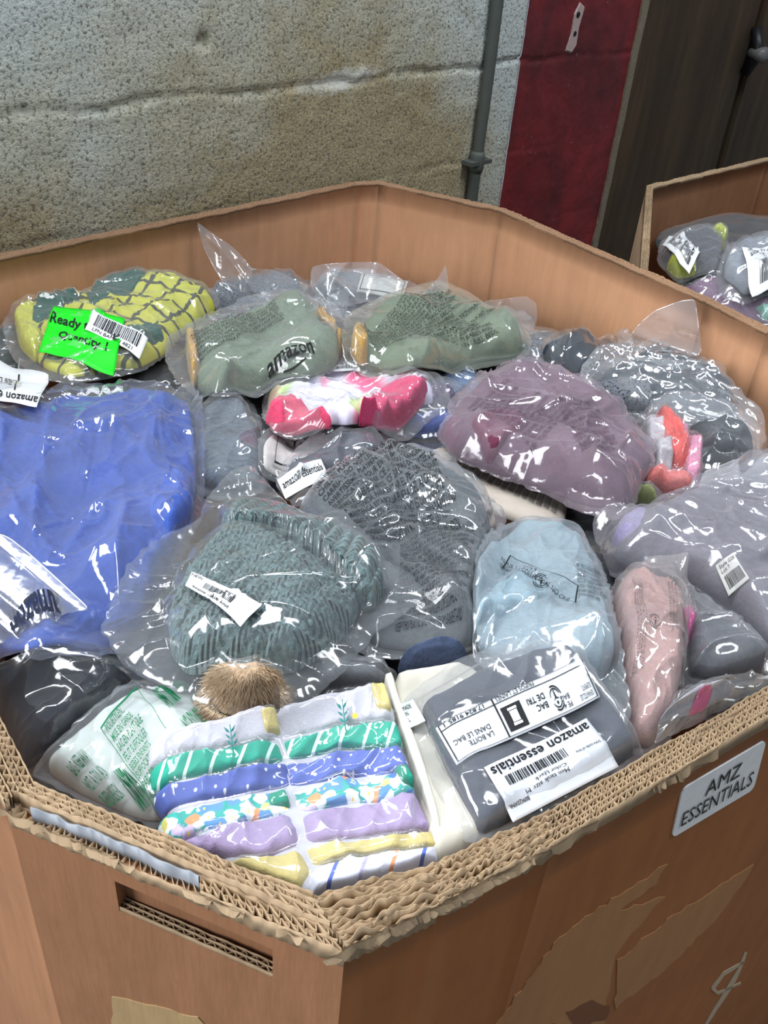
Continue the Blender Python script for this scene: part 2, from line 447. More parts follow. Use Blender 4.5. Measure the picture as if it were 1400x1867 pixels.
# ------------------------------------------------------------------ printing and stickers laid on a surface
_tc = {}
def text2d(body, bold=0.0, align='LEFT', space=1.0):
    k = (body, bold, align, space)
    if k in _tc: return _tc[k]
    cu = bpy.data.curves.new('lettering', 'FONT'); cu.body = body; cu.size = 1; cu.offset = bold; cu.resolution_u = 2; cu.align_x = align; cu.space_line = space
    o = bpy.data.objects.new('lettering', cu); COL.objects.link(o)
    dg = bpy.context.evaluated_depsgraph_get(); me = bpy.data.meshes.new_from_object(o.evaluated_get(dg))
    V = np.array([v.co[:] for v in me.vertices])[:, :2]; F = [tuple(p.vertices) for p in me.polygons]
    bpy.data.objects.remove(o); bpy.data.curves.remove(cu); bpy.data.meshes.remove(me)
    lo = V.min(0); hi = V.max(0)
    _tc[k] = ((V - lo) / (hi - lo), F, (hi - lo)); return _tc[k]
def bilin(Q, uv):
    u = uv[:, 0:1]; v = uv[:, 1:2]      # Q: TL, TR, BR, BL ; v=1 at the top
    return (Q[3] * (1 - u) + Q[2] * u) * (1 - v) + (Q[0] * (1 - u) + Q[1] * u) * v
def surf_quad(s, quad):
    if not hasattr(s, 'Bs'): s.Bs = blur(s.Btop, 3)
    return march(quad, s.Bs)[:, :2]
def soft_top(s, x, y, d=.006):
    z = s.top(x, y)
    for a, b in ((d, 0), (-d, 0), (0, d), (0, -d), (d * .7, d * .7), (-d * .7, -d * .7), (-d * .7, d * .7), (d * .7, -d * .7)): z = z + s.top(x + a, y + b)
    return z / 9
def on_surface(s, name, V2, F, mat, Q, parent, eps, label=None, smooth=False):
    soft = True
    xy = bilin(Q, np.asarray(V2, float))
    z = np.maximum(soft_top(s, xy[:, 0], xy[:, 1]), s.gtop(xy[:, 0], xy[:, 1]) + .0012) + eps if parent is s.root else sticker_z(s, xy, s.plane_k, eps)
    return mesh(name, np.column_stack([xy, z]), F, mat, parent, smooth=smooth, label=label)
def rects(L):
    V = []; F = []
    for x0, y0, x1, y1 in L:
        b = len(V); V += [(x0, y0), (x1, y0), (x1, y1), (x0, y1)]; F.append((b, b + 1, b + 2, b + 3))
    return V, F
def barcode(n=34, seed=1, x0=0, y0=0, x1=1, y1=1):
    r = random.Random(seed); L = []; x = 0; t = []
    while x < 1:
        w_ = r.choice((.008, .012, .02)) * 1.4; t.append((x, min(1, x + w_))); x += w_ + r.choice((.008, .014, .02)) * 1.2
    for a, b in t: L.append((x0 + (x1 - x0) * a, y0, x0 + (x1 - x0) * b, y1))
    # cut along the height so the bars follow the surface
    M = []
    for a, b0, c, d in L:
        for k in range(3): M.append((a, b0 + (d - b0) * k / 3, c, b0 + (d - b0) * (k + 1) / 3))
    return rects(M)
def frame(x0, y0, x1, y1, t=.012, n=8):
    L = []
    for k in range(n):
        a = x0 + (x1 - x0) * k / n; b = x0 + (x1 - x0) * (k + 1) / n; L += [(a, y0, b, y0 + t), (a, y1 - t, b, y1)]
        a = y0 + (y1 - y0) * k / n; b = y0 + (y1 - y0) * (k + 1) / n; L += [(x0, a, x0 + t * .6, b), (x1 - t * .6, a, x1, b)]
    return rects(L)
def sub(v, box):
    v = np.asarray(v, float); return np.column_stack([box[0] + v[:, 0] * (box[2] - box[0]), box[1] + v[:, 1] * (box[3] - box[1])])
def fit_plane(s, quad):
    """the mean plane of the surface under a sticker, and where the sticker's corners lie on it"""
    if not hasattr(s, 'Bs'): s.Bs = blur(s.Btop, 3)
    q = np.asarray(quad, float); t = np.linspace(.1, .9, 5)
    g = np.array([bilin(q, np.array([[u, v]]))[0] for u in t for v in t]); P = march(g, s.Bs)
    A = np.column_stack([P[:, :2], np.ones(len(P))]); k, *_ = np.linalg.lstsq(A, P[:, 2], rcond=None)
    d = rays(q); tt = (k[0] * CAM[0] + k[1] * CAM[1] + k[2] - CAM[2]) / (d[:, 2] - k[0] * d[:, 0] - k[1] * d[:, 1])
    return (CAM + d * tt[:, None])[:, :2], k
def sticker_z(s, xy, k, eps):
    pl = k[0] * xy[:, 0] + k[1] * xy[:, 1] + k[2]
    return np.maximum(.6 * pl + .4 * soft_top(s, xy[:, 0], xy[:, 1], .009), s.gtop(xy[:, 0], xy[:, 1]) + .0012) + eps
def patch(s, name, quad, mat, parent, eps=0.0022, nx=26, ny=16, label=None, clip=None):
    Q, k = fit_plane(s, quad)
    V = [(i / nx, j / ny) for j in range(ny + 1) for i in range(nx + 1)]
    F = [(j * (nx + 1) + i, j * (nx + 1) + i + 1, (j + 1) * (nx + 1) + i + 1, (j + 1) * (nx + 1) + i) for j in range(ny) for i in range(nx)]
    xy = bilin(Q, np.array(V, float)); z = sticker_z(s, xy, k, eps)
    n = len(V); V3 = np.vstack([np.column_stack([xy, z]), np.column_stack([xy, z - 0.0006])])
    Fb = [tuple(n + q for q in reversed(f)) for f in F]
    eg = []
    def idx(i, j): return j * (nx + 1) + i
    per = [idx(i, 0) for i in range(nx)] + [idx(nx, j) for j in range(ny)] + [idx(i, ny) for i in range(nx, 0, -1)] + [idx(0, j) for j in range(ny, 0, -1)]
    for a, b in zip(per, per[1:] + per[:1]): eg.append((b, a, n + a, n + b))
    o = mesh(name, V3, F + Fb + eg, mat, parent, smooth=True, label=label)
    s.plane_k = k
    return o, Q
def sticker(s, quad, texts=(), bars=(), mat=None, name='label_sticker', label=None, eps=0.0022, frames=(), blocks=(), ink=None):
    o, Q = patch(s, name, quad, mat or WHITE, s.root, eps, label=label)
    for t in texts:
        body, box = t[0], t[1]; bold = t[2] if len(t) > 2 else 0.0
        V, F, _ = text2d(body, bold); on_surface(s, 'lettering', sub(V, box), F, ink or INK, Q, o, eps + .0007)
    for i, bx in enumerate(bars):
        V, F = barcode(seed=i + int(quad[0][0])); on_surface(s, 'barcode', sub(V, bx), F, INK, Q, o, eps + .0007)
    for bx in frames:
        V, F = frame(*bx); on_surface(s, 'printed_border', V, F, INK, Q, o, eps + .0007)
    for bx in blocks:
        V, F = rects([bx]); on_surface(s, 'printed_block', V, F, INK, Q, o, eps + .0006)
    return o, Q
W1 = ["WARNING: TO AVOID DANGER OF SUFFOCATION,", "KEEP THIS PLASTIC BAG AWAY FROM BABIES AND", "CHILDREN. DO NOT USE THIS BAG IN CRIBS, BEDS,", "CARRIAGES OR PLAYPENS. THIS BAG IS NOT A TOY.",
      "AVERTISSEMENT: POUR EVITER TOUT DANGER DE", "SUFFOCATION, TENIR CE SAC HORS DE PORTEE DES", "BEBES ET DES ENFANTS. CE SAC N'EST PAS UN JOUET.", "ADVERTENCIA: PARA EVITAR EL PELIGRO DE ASFIXIA",
      "MANTENGA ESTA BOLSA FUERA DEL ALCANCE DE LOS", "BEBES Y NINOS. ESTA BOLSA NO ES UN JUGUETE.", "WARNUNG: ERSTICKUNGSGEFAHR. VON BABYS UND", "KINDERN FERNHALTEN. DIESER BEUTEL IST KEIN", "SPIELZEUG. NICHT IN KINDERBETTEN VERWENDEN.",
      "AVVERTENZA: PER EVITARE IL PERICOLO DI", "SOFFOCAMENTO TENERE QUESTO SACCHETTO LONTANO", "DALLA PORTATA DI NEONATI E BAMBINI.", "OSTRZEZENIE: ABY UNIKNAC UDUSZENIA TRZYMAC", "TOREBKE Z DALA OD NIEMOWLAT I DZIECI.", "WAARSCHUWING: HOUD DEZE ZAK UIT DE BUURT VAN", "BABY'S EN KINDEREN. DIT IS GEEN SPEELGOED."]
def warn(n, k=0): return "\n".join(W1[(k + i) % len(W1)] for i in range(n))
def printed(s, quad, body, mat=None, bold=0.01, eps=0.0014, name='printed_warning', space=1.0, parent=None):
    Q = surf_quad(s, quad); V, F, _ = text2d(body, bold, space=space)
    on_surface(s, name, V, F, mat or INK, Q, parent or s.root, eps)
def shape_print(s, quad, polys, mat, name, eps=0.0016, parent=None):
    Q = surf_quad(s, quad); V = []; F = []
    for p in polys:
        b = len(V); V += p; F.append(tuple(range(b, b + len(p))))
    return on_surface(s, name, V, F, mat, Q, parent or s.root, eps)
def ringpoly(cx, cy, r0, r1, a0=0, a1=360, n=16):
    out = []
    for k in range(n):
        A = math.radians(a0 + (a1 - a0) * k / n); B_ = math.radians(a0 + (a1 - a0) * (k + 1) / n)
        out.append([(cx + r0 * math.cos(A), cy + r0 * math.sin(A)), (cx + r1 * math.cos(A), cy + r1 * math.sin(A)), (cx + r1 * math.cos(B_), cy + r1 * math.sin(B_)), (cx + r0 * math.cos(B_), cy + r0 * math.sin(B_))])
    return out
TRIMAN = ringpoly(.5, .5, .33, .38, 30, 170) + ringpoly(.5, .5, .33, .38, 200, 350) + ringpoly(.5, .5, .43, .49, 60, 150) + ringpoly(.5, .5, .43, .49, 190, 290) + [[(.47, .2), (.53, .2), (.56, .5), (.44, .5)], [(.25, .55), (.5, .45), (.75, .6), (.5, .52)]] + [[(.5 + .07 * math.cos(a), .68 + .07 * math.sin(a)) for a in np.linspace(0, 6, 10)]]
def flap(s, px, depth_px, zc, nrm, mat, name='bag_flap', amp=0.006, sd=1, K=26, N=80, foot=None):
    """a loose upright corner of film, or the sheet added for a glint on the blue bag: a crinkled sheet standing in its own plane"""
    p0 = at_z([depth_px], zc)[0]; n = np.array(nrm, float); n /= np.linalg.norm(n)
    P = resample(at_plane(px, p0, n), N); c = P.mean(0)
    rs = np.linspace(0, 1, K + 1)[1:]
    V = np.vstack([c[None]] + [c + r * (P - c) for r in rs])
    k = crinkle(V[:, 0] * .7 + V[:, 1], V[:, 2], sd, 70) * amp
    V = V + n[None] * k[:, None]
    Vb = V - n[None] * 0.0012; m = len(V); i = np.arange(N); j = (i + 1) % N
    Q = np.vstack([np.stack([1 + q * N + i, 1 + (q + 1) * N + i, 1 + (q + 1) * N + j, 1 + q * N + j], 1) for q in range(K - 1)])
    T = np.stack([np.zeros(N, int), 1 + i, 1 + j], 1); o = 1 + (K - 1) * N
    side = np.stack([o + i, m + o + i, m + o + j, o + j], 1)
    return mesh_mixed(name, np.vstack([V, Vb]), np.vstack([Q, Q[:, ::-1] + m, side]), np.vstack([T, T[:, ::-1] + m]), mat, s.root)
# ------------------------------------------------------------------ the room
WD = np.array([.672, .741]); WD = WD / np.linalg.norm(WD); WN = np.array([-WD[1], WD[0]])
WP = np.array([-.1, 1.81]) + WN * .12
def wpt(s, z, off=0.0):      # along the wall, height, distance in front of it
    s = np.asarray(s, float)
    return np.stack([WP[0] + WD[0] * s - WN[0] * off, WP[1] + WD[1] * s - WN[1] * off, np.asarray(z, float) + 0 * s], -1)
def local_wall(o):
    """give the mesh local axes x = along the wall, y = depth, z = up, keeping it where it is"""
    M = Matrix(((WD[0], WN[0], 0, WP[0]), (WD[1], WN[1], 0, WP[1]), (0, 0, 1, 0), (0, 0, 0, 1)))
    o.data.transform(M.inverted()); o.matrix_world = M; return o
def wall_material():
    t = NT('rough_painted_blockwork'); v = t.coord('Object')
    sx = t.n('ShaderNodeSeparateXYZ'); t.l(v, sx.inputs[0]); X = sx.outputs[0]; Z = sx.outputs[2]
    big = t.noise(v, 2.6, 5, 0.65); mid = t.noise(v, 9, 4, 0.6); sp = t.noise(v, 150, 3, 0.7); sp2 = t.noise(v, 330, 2, 0.6)
    low = t.math('MULTIPLY', t.math('SUBTRACT', 1.17, Z), 1.5)
    st = t.math('ADD', t.math('ADD', t.math('MULTIPLY', big, 1.3), t.math('MULTIPLY', mid, 0.35)), low)
    # the brown, damp area in the middle of the wall, the bluish paint by the pipe
    ex = t.math('SUBTRACT', 1.0, t.math('MULTIPLY', t.math('ABSOLUTE', t.math('SUBTRACT', X, 0.02)), 1.9))
    st = t.math('ADD', st, t.math('MULTIPLY', t.math('MAXIMUM', ex, 0.0), 0.36))
    st = t.math('SUBTRACT', st, t.math('MULTIPLY', t.math('MAXIMUM', t.math('SUBTRACT', X, 0.30), 0.0), 1.6))
    base = t.ramp(t.math('MULTIPLY', st, .8), [(0.46, 'c6cecb'), (0.72, 'bbbaa9'), (0.96, 'a89a78')])
    mold = t.ramp(t.noise(v, 5.2, 4, 0.7), [(0.56, 0.0), (0.75, 0.55)])
    base = t.mix(mold, base, '7e6a4c')
    pits = t.ramp(sp, [(0.38, 1.0), (0.48, 0.0)])
    lite = t.ramp(sp2, [(0.56, 0.0), (0.68, 1.0)])
    c = t.mix(t.math('MULTIPLY', pits, 0.75), base, '4b4a3e'); c = t.mix(t.math('MULTIPLY', lite, 0.7), c, 'd8dad0')
    # white bloom along the joint
    dz = t.math('ABSOLUTE', t.math('SUBTRACT', Z, t.math('ADD', 1.145, t.math('MULTIPLY', t.math('MAXIMUM', X, 0.0), 0.12))))
    bl = t.math('MULTIPLY', t.math('MAXIMUM', t.math('SUBTRACT', 1.0, t.math('MULTIPLY', dz, 22)), 0.0), t.math('MAXIMUM', t.math('SUBTRACT', 1.0, t.math('MULTIPLY', t.math('ABSOLUTE', t.math('SUBTRACT', X, 0.05)), 4.2)), 0.0))
    blm = t.ramp(t.math('MULTIPLY', bl, t.math('MULTIPLY', t.noise(v, 45, 5, 0.85), 1.5)), [(0.34, 0.0), (0.55, 1.0)])
    c = t.mix(t.math('MULTIPLY', blm, 0.8), c, 'd9d9d0')
    # joint lines, dirty
    jz = t.math('ABSOLUTE', t.math('SUBTRACT', t.math('FRACT', t.math('DIVIDE', t.math('SUBTRACT', Z, 0.15), 0.2)), 0.5))
    jm = t.ramp(t.math('ADD', jz, t.math('MULTIPLY', t.noise(v, 40, 3), 0.03)), [(0.022, 1.0), (0.045, 0.0)])
    return t, c, sp, mid, jm, v
t, c, sp, mid, jm, v = wall_material()
WALLM = t.bsdf(c, 0.95, t.math('ADD', sp, mid), 0.55, 0.006, spec=0.15)
def red_material():
    t = NT('chipped_dark_red_paint'); v = t.coord('Object'); n = t.noise(v, 4, 5, 0.6); n2 = t.noise(v, 55, 3, 0.75); n3 = t.noise(v, 14, 4, 0.7); v2 = t.coord('Object', (1, 1, .3))
    c = t.ramp(n, [(0.3, '48181c'), (0.5, '6e2025'), (0.72, '8c262b')])
    dk = t.ramp(t.noise(v2, 7, 4), [(0.5, 0.0), (0.68, 0.6)]); c = t.mix(dk, c, '2e1b1d')
    chip = t.ramp(t.math('ADD', n2, t.math('MULTIPLY', n3, 0.5)), [(0.99, 0.0), (1.02, 1.0)])
    c = t.mix(chip, c, 'b0989a'); return t.bsdf(c, 0.6, t.math('ADD', n2, n3), 0.35, 0.003, spec=0.35)
REDM = red_material()
t = NT('dark_brown_worn_wood'); v = t.coord('Object', (1, 1, 0.12)); vv = t.coord('Object')
c = t.ramp(t.noise(v, 16, 5, .6), [(0.3, '2a2118'), (0.55, '3f3224'), (0.8, '58472f')])
c = t.mix(t.ramp(t.noise(vv, 3, 4), [(0.45, 0.0), (0.7, 0.5)]), c, '4a3524'); DOORM = t.bsdf(c, 0.7, t.noise(v, 60, 3), 0.3, 0.002)
CONC = cloth('8d8b84', 300, .2)

def wallgrid(name, s0, s1, ds, mat, red=False, off0=0.0):
    ss = np.arange(s0, s1 + ds / 2, ds); zz = np.r_[np.linspace(0, .6, 6), np.arange(.61, 1.46, .006), np.linspace(1.5, 3.2, 12)]
    S, Z = np.meshgrid(ss, zz)
    jz = 1.15 + 0.2 * np.round((Z - 1.15) / 0.2)
    wob = perlin(S * 6, Z * 3, 5) * .010 + perlin(S * 30, Z * 5, 6) * .004
    d = np.abs(Z - jz - wob)
    wid = .0045 * (0.5 + np.abs(perlin(S * 14, Z * 2, 9)) * 1.6)
    g = -np.exp(-(d / wid) ** 2) * .008 * np.where(np.abs(jz - 1.15) < .05, 1.0, .28) * (0.35 + np.clip(perlin(S * 4, jz * 7, 8) * 1.6 + .55, 0, 1))
    if red: g = g * 0.5
    rough = perlin(S * 90, Z * 90, 3) * .0009 + perlin(S * 22, Z * 22, 4) * .0012
    lim = 1.0 - np.exp(-((S + .13) ** 2 + (Z - 1.234) ** 2) / .0000001)
    for (a, b, r_, dp) in [(-.27, 1.234, .011, .016), (-.60, 1.158, .006, .008), (.10, 1.16, .010, -.004)]:
        g = g - dp * np.exp(-((S - a) ** 2 + (Z - b) ** 2) / r_ ** 2)
    vert = -np.exp(-((S + .40 + perlin(Z * 20, Z * 0, 2) * .004) / .004) ** 2) * .003 * (np.abs(Z - 1.05) < .1)
    P = wpt(S, Z, off0 + g + rough + vert)
    n = len(ss); m = len(zz); a = (np.arange(m - 1)[:, None] * n + np.arange(n - 1)[None]).ravel()
    F = np.stack([a, a + 1, a + n + 1, a + n], 1)
    o = mesh(name, P.reshape(-1, 3), F, mat); local_wall(o); setp(o, kind='structure'); return o
wallgrid('wall_back', -1.9, .603, .006, WALLM)
wallgrid('wall_centre', .600, 1.066, .006, REDM, True, 0.004)
def slab(name, s0, s1, z0, z1, o0, o1, mat, kind='structure', jag=0.0, parent=None, n=60):
    zz = np.linspace(z0, z1, n); e0 = s0 + perlin(zz * 25, zz * 0, 3) * jag; e1 = s1 + perlin(zz * 30, zz * 0, 4) * jag
    V = np.vstack([wpt(e0, zz, o0), wpt(e1, zz, o0), wpt(e1, zz, o1), wpt(e0, zz, o1)]); F = []
    for k in range(n - 1):
        for q in range(4):
            a = q * n + k; b = ((q + 1) % 4) * n + k; F.append((a, b, b + 1, a + 1))
    F.append((0, 3 * n, 2 * n, n)); F.append((n - 1, 2 * n - 1, 3 * n - 1, 4 * n - 1))
    o = mesh(name, V, F, mat, smooth=False); local_wall(o)
    if kind: o['kind'] = kind
    return o
slab('trim_1', 1.066, 1.092, 0, 3.2, -.10, .010, cloth('8a7d68', 200, .25), jag=.006)
slab('door_1', 1.092, 1.80, 0, 3.2, -.09, -.03, DOORM)
slab('wall_right', 1.83, 3.4, 0, 3.2, -.09, -.02, DOORM)
slab('door_gap_shade', 1.80, 1.83, 0, 3.2, -.16, -.10, plain('0e0d0c', .8, 'shadow_gap'))  # near-black strip stands in for the shade in the gap beside the door
fl = mesh('floor', [(-4, -3, 0), (5, -3, 0), (5, 5.5, 0), (-4, 5.5, 0)], [(0, 1, 2, 3)], CONC, smooth=False); fl['kind'] = 'structure'

def tube(name, P, r, mat, parent=None, n=14, cap=True):
    P = np.asarray(P, float); V = []; F = []
    for k, p in enumerate(P):
        d = P[min(k + 1, len(P) - 1)] - P[max(k - 1, 0)]; d /= np.linalg.norm(d)
        a = np.cross(d, [0.3, 0.9, 0.2]); a /= np.linalg.norm(a); b = np.cross(d, a); rr = r[k] if hasattr(r, '__len__') else r
        V += [p + rr * (math.cos(2 * math.pi * i / n) * a + math.sin(2 * math.pi * i / n) * b) for i in range(n)]
    for k in range(len(P) - 1):
        for i in range(n): F.append((k * n + i, k * n + (i + 1) % n, (k + 1) * n + (i + 1) % n, (k + 1) * n + i))
    if cap: F.append(tuple(range(n))[::-1]); F.append(tuple((len(P) - 1) * n + i for i in range(n)))
    return mesh(name, V, F, mat, parent)
pipe = empty('wall_conduit', tuple(wpt(.474, .0, .014)), 'thin grey vertical conduit pipe clamped to the rough wall left of the red paint', 'pipe')
PM = plain('555b55', .6, 'painted_metal')
zz = np.linspace(0.0, 3.2, 90)
tube('pipe', wpt(.474 + perlin(zz * 3, zz * 0, 1) * .003, zz, .015), .0135, PM, pipe)
tube('coupling', wpt(np.full(4, .474), np.array([.925, .935, .962, .972]), .015), [.015, .018, .018, .015], PM, pipe)
sb = slab('bracket', .438, .510, .944, .953, .0, .031, PM, kind=None, n=3); sb.parent = pipe; sb.matrix_parent_inverse = Matrix.Translation(pipe.location).inverted()
# bolted plate patch on the red paint and the latch on the door
def wall_blob(name, s, z, pts, dep, mat, off, parent=None):
    P = np.array(pts, float); n = len(P)
    V = np.vstack([wpt(s + P[:, 0], z + P[:, 1], off), wpt(s + P[:, 0] * .92, z + P[:, 1] * .92, off + dep), wpt(s, z, off + dep)[None]])
    F = [(i, (i + 1) % n, n + (i + 1) % n, n + i) for i in range(n)] + [(n + i, n + (i + 1) % n, 2 * n) for i in range(n)]
    return mesh(name, V, F, mat, parent, smooth=False)
pc = empty('exposed_plaster_chip', tuple(wpt(.79, 1.21, .006)), 'pale chipped plaster patch with two screw holes high on the red painted wall', 'plaster patch')
wall_blob('plaster', .79, 1.212, [(-.022, -.05), (.004, -.056), (.018, -.04), (.016, 0), (.026, .045), (.004, .055), (-.012, .03), (-.012, -.01)], .004, plain('c0aaa6', .8, 'plaster'), .003, pc)
for dz, r_ in ((.028, .007), (-.012, .006)): wall_blob('screw_hole', .792, 1.212 + dz, [(r_ * math.cos(a), r_ * math.sin(a)) for a in np.linspace(0, 6, 9)], .001, INK, .0075, pc)
la = empty('door_latch', tuple(wpt(1.80, 1.1, -.02)), 'dark metal latch with rounded knob on the brown door edge', 'latch')
tube('keeper', [wpt(1.80, 1.17, -.02), wpt(1.80, 1.10, .01), wpt(1.80, 1.04, -.02)], .018, plain('1a1a1c', .4, 'dark_iron'), la)
tube('knob', [wpt(1.795, 1.10, -.02), wpt(1.795, 1.10, .01), wpt(1.795, 1.10, .03), wpt(1.795, 1.10, .04)], [.012, .02, .024, .012], plain('6b6b6a', .3, 'worn_iron'), la)

# ------------------------------------------------------------------ the big octagonal pallet box
def offset_poly(P, th):
    n = len(P); out = []
    L = []
    for i in range(n):
        a = P[i]; b = P[(i + 1) % n]; e = (b - a) / np.linalg.norm(b - a); nn = np.array([e[1], -e[0]]); L.append((a + nn * th[i], e))
    for i in range(n):
        p, e = L[i - 1]; q, f = L[i]
        A_ = np.array([[e[0], -f[0]], [e[1], -f[1]]]); t = np.linalg.solve(A_, q - p); out.append(p + e * t[0])
    return np.array(out)
_bl = at_z([(790, 1572), (1000, 1478), (1400, 1250)], 1.0)[:, :2]
MAIN = np.array([(-.021, .316), tuple(_bl[0]), tuple(_bl[1]), tuple(_bl[2] + (_bl[2] - _bl[1]) / np.linalg.norm(_bl[2] - _bl[1]) * .50), (.755, .870), (.515, 1.240), (.452, 1.339), (.161, 1.701), (-.067, 1.802), (-.108, 1.781), (-.700, 1.118), (-.640, .900), (-.209, .377)])
TH = [.0295, .026, .0225, .02, .014, .014, .014, .014, .014, .014, .014, .020, .0195]
OUT = offset_poly(MAIN, TH)
_ol = at_z([(630, 1722), (800, 1643), (1010, 1535), (1400, 1305)], 1.0)[:, :2]
OUT[0], OUT[1], OUT[2] = _ol[0], _ol[1], _ol[2]; OUT[3] = _ol[3] + (_ol[3] - _ol[2]) / np.linalg.norm(_ol[3] - _ol[2]) * .53
CBI = board('cf9b76', 'inner_kraft_board', .10); CBO = board('935c33', 'outer_kraft_board', .20); CBE = board('a18a6e', 'corrugated_edge_board', .42); CBD = board('94745a', 'corrugated_edge_board', .25)  # outer board colour darkened for the dimmer light on the near right panels
CBG = board('93684a', 'scuffed_kraft_board', .22)
def ribbon_arrays(xy, zt, zb, th):
    xy = np.asarray(xy, float); n = len(xy); d = np.gradient(xy, axis=0); d /= np.linalg.norm(d, axis=1)[:, None] + 1e-9; nn = np.stack([d[:, 1], -d[:, 0]], 1) * th / 2
    V = np.vstack([np.column_stack([xy - nn, zb]), np.column_stack([xy + nn, zb]), np.column_stack([xy + nn, zt]), np.column_stack([xy - nn, zt])])
    i = np.arange(n - 1); F = [np.stack([q * n + i, ((q + 1) % 4) * n + i, ((q + 1) % 4) * n + i + 1, q * n + i + 1], 1) for q in range(4)]
    return V, np.vstack(F)
def panel(i, name, P, O, parent, ztop, mi, mo, dz=0.0, zt2=None, seed=1, tfrac=1.0):
    a, b = P[i], P[(i + 1) % len(P)]; c, d = O[i], O[(i + 1) % len(P)]
    c = a + (c - a) * tfrac; d = b + (d - b) * tfrac
    L = np.linalg.norm(b - a); n = max(3, int(L / .02)); t = np.linspace(0, 1, n + 1); zz = np.r_[0, .3, .5, .65, np.linspace(.75, 1, 8)]
    T, Z = np.meshgrid(t, zz); top = ztop + ((zt2 if zt2 is not None else ztop) - ztop) * T
    e = (b - a) / L; nn = np.array([e[1], -e[0]])
    bul = (perlin(T * L * 7, Z * 6, seed) * (0.0 if (P is MAIN and i < 3) else .004)) * np.sin(np.pi * T) ** .5
    if P is MAIN and i == 11: bul = bul + .05 * np.sin(np.pi * T) ** .5 * (1 - Z)
    ZZ = Z * top - (Z > .99) * dz
    I = a + (b - a) * T[..., None] + nn * bul[..., None]; O_ = c + (d - c) * T[..., None] + nn * bul[..., None]
    m = len(zz); N = n + 1
    V = np.vstack([np.dstack([I, ZZ]).reshape(-1, 3), np.dstack([O_, ZZ]).reshape(-1, 3)])
    k = (np.arange(m - 1)[:, None] * N + np.arange(n)[None]).ravel(); S = m * N
    F = [np.stack([k + 1, k, k + N, k + N + 1], 1), np.stack([S + k, S + k + 1, S + k + N + 1, S + k + N], 1)]
    tp = (m - 1) * N + np.arange(n); F.append(np.stack([tp, S + tp, S + tp + 1, tp + 1], 1)[:, ::-1])
    sd = np.arange(m - 1) * N; F.append(np.stack([sd, sd + N, S + sd + N, S + sd], 1)); sd = sd + n; F.append(np.stack([sd + N, sd, S + sd, S + sd + N], 1))
    cnt = [len(x) for x in F]; fm = np.r_[np.zeros(cnt[0]), np.ones(cnt[1]), np.full(sum(cnt[2:]), 2)]
    return mesh(name, V, np.vstack(F), None, parent, mats=[mi, mo, CBE], fmat=fm, smooth=False)
def edges(i, P, O, parent, layers, ztop, depth, wave=.0075, tear=.002, seed=1, mat=None, mat2=None, step=.0012, t0=0., t1=1., zt2=None, name='corrugated_edge', wan=.06, famp=.46):
    a, b = P[i], P[(i + 1) % len(P)]; c, d = O[i], O[(i + 1) % len(P)]; L = np.linalg.norm(b - a)
    n = int(L * (t1 - t0) / step); t = np.linspace(t0, t1, n)
    VV = []; FF = []; o = 0; s = t * L
    zt0 = ztop + ((zt2 if zt2 is not None else ztop) - ztop) * t
    def add(w0, z, dp, th):
        nonlocal o
        p = a + (b - a) * t[:, None]; q = c + (d - c) * t[:, None]
        V, F = ribbon_arrays(p + (q - p) * w0[:, None], z, z - dp, th); VV.append(V); FF.append(F + o); o += len(V)
    for k in range(layers + 1):
        w0 = k / layers + perlin(s * 18, s * 0 + k, seed) * wan * (0 < k < layers) + perlin(s * 90, s * 0 + k, seed + 5) * .02
        z = zt0 + perlin(s * 24, s * 0 + k * 3, seed + 2) * tear - tear * 1.6 * np.clip(perlin(s * 9, s * 0 + k * 2.3, seed + 12) - .1, 0, 1) + perlin(s * 150, s * 0 + k * 3, seed + 3) * tear * .7
        add(np.clip(w0, -.02, 1.02), z, depth, .0007)
        if k < layers:
            wv = wave * (1.0 if k % 2 == 0 else .72)
            ph = s / wv * 2 * math.pi + perlin(s * 20, s * 0, seed + k) * 1.5
            w1 = (k + .5 + famp * np.sin(ph)) / layers + perlin(s * 18, s * 0 + k + .5, seed) * wan
            z = zt0 - .0008 + perlin(s * 40, s * 0 + k * 5, seed + 7) * tear * 1.2
            add(w1, z, depth, .0005)
    return mesh(name, np.vstack(VV), np.vstack(FF), mat or CBE, parent, smooth=False)
cen = MAIN.mean(0)
box = empty('cardboard_pallet_box', (cen[0], cen[1], 0), 'large open octagonal cardboard pallet box in front, torn rim, full of bagged clothes', 'cardboard box')
n = len(MAIN)
for i in range(n):
    if i == 12: panel(i, 'side_panel', MAIN, OUT, box, 1 - .016, CBI, CBG, seed=i, tfrac=.5)
    elif i in (0, 1, 2, 11): panel(i, 'side_panel', MAIN, OUT, box, 1 - .012, CBI, CBO if i < 3 else CBG, seed=i)
    else: panel(i, 'side_panel', MAIN, OUT, box, 1 - .004, CBI, CBO, seed=i)
edges(0, MAIN, OUT, box, 9, 1.0, .018, .017, .0065, seed=3, step=.0010, wan=.10, famp=.30)
edges(1, MAIN, OUT, box, 8, 1.0, .018, .0085, .0055, seed=3, step=.0010, wan=.08, famp=.40)
edges(2, MAIN, OUT, box, 5, 1.0, .016, .0068, .0026, seed=3, step=.0010, t1=.7)
edges(11, MAIN, OUT, box, 4, 1.0, .016, .0085, .003, seed=4, step=.0016, t0=.35)
for i in (5, 6, 7, 8, 9, 10): edges(i, MAIN, OUT, box, 3, 1.0, .006, .008, .0016, seed=10 + i, mat=CBD, step=.002)
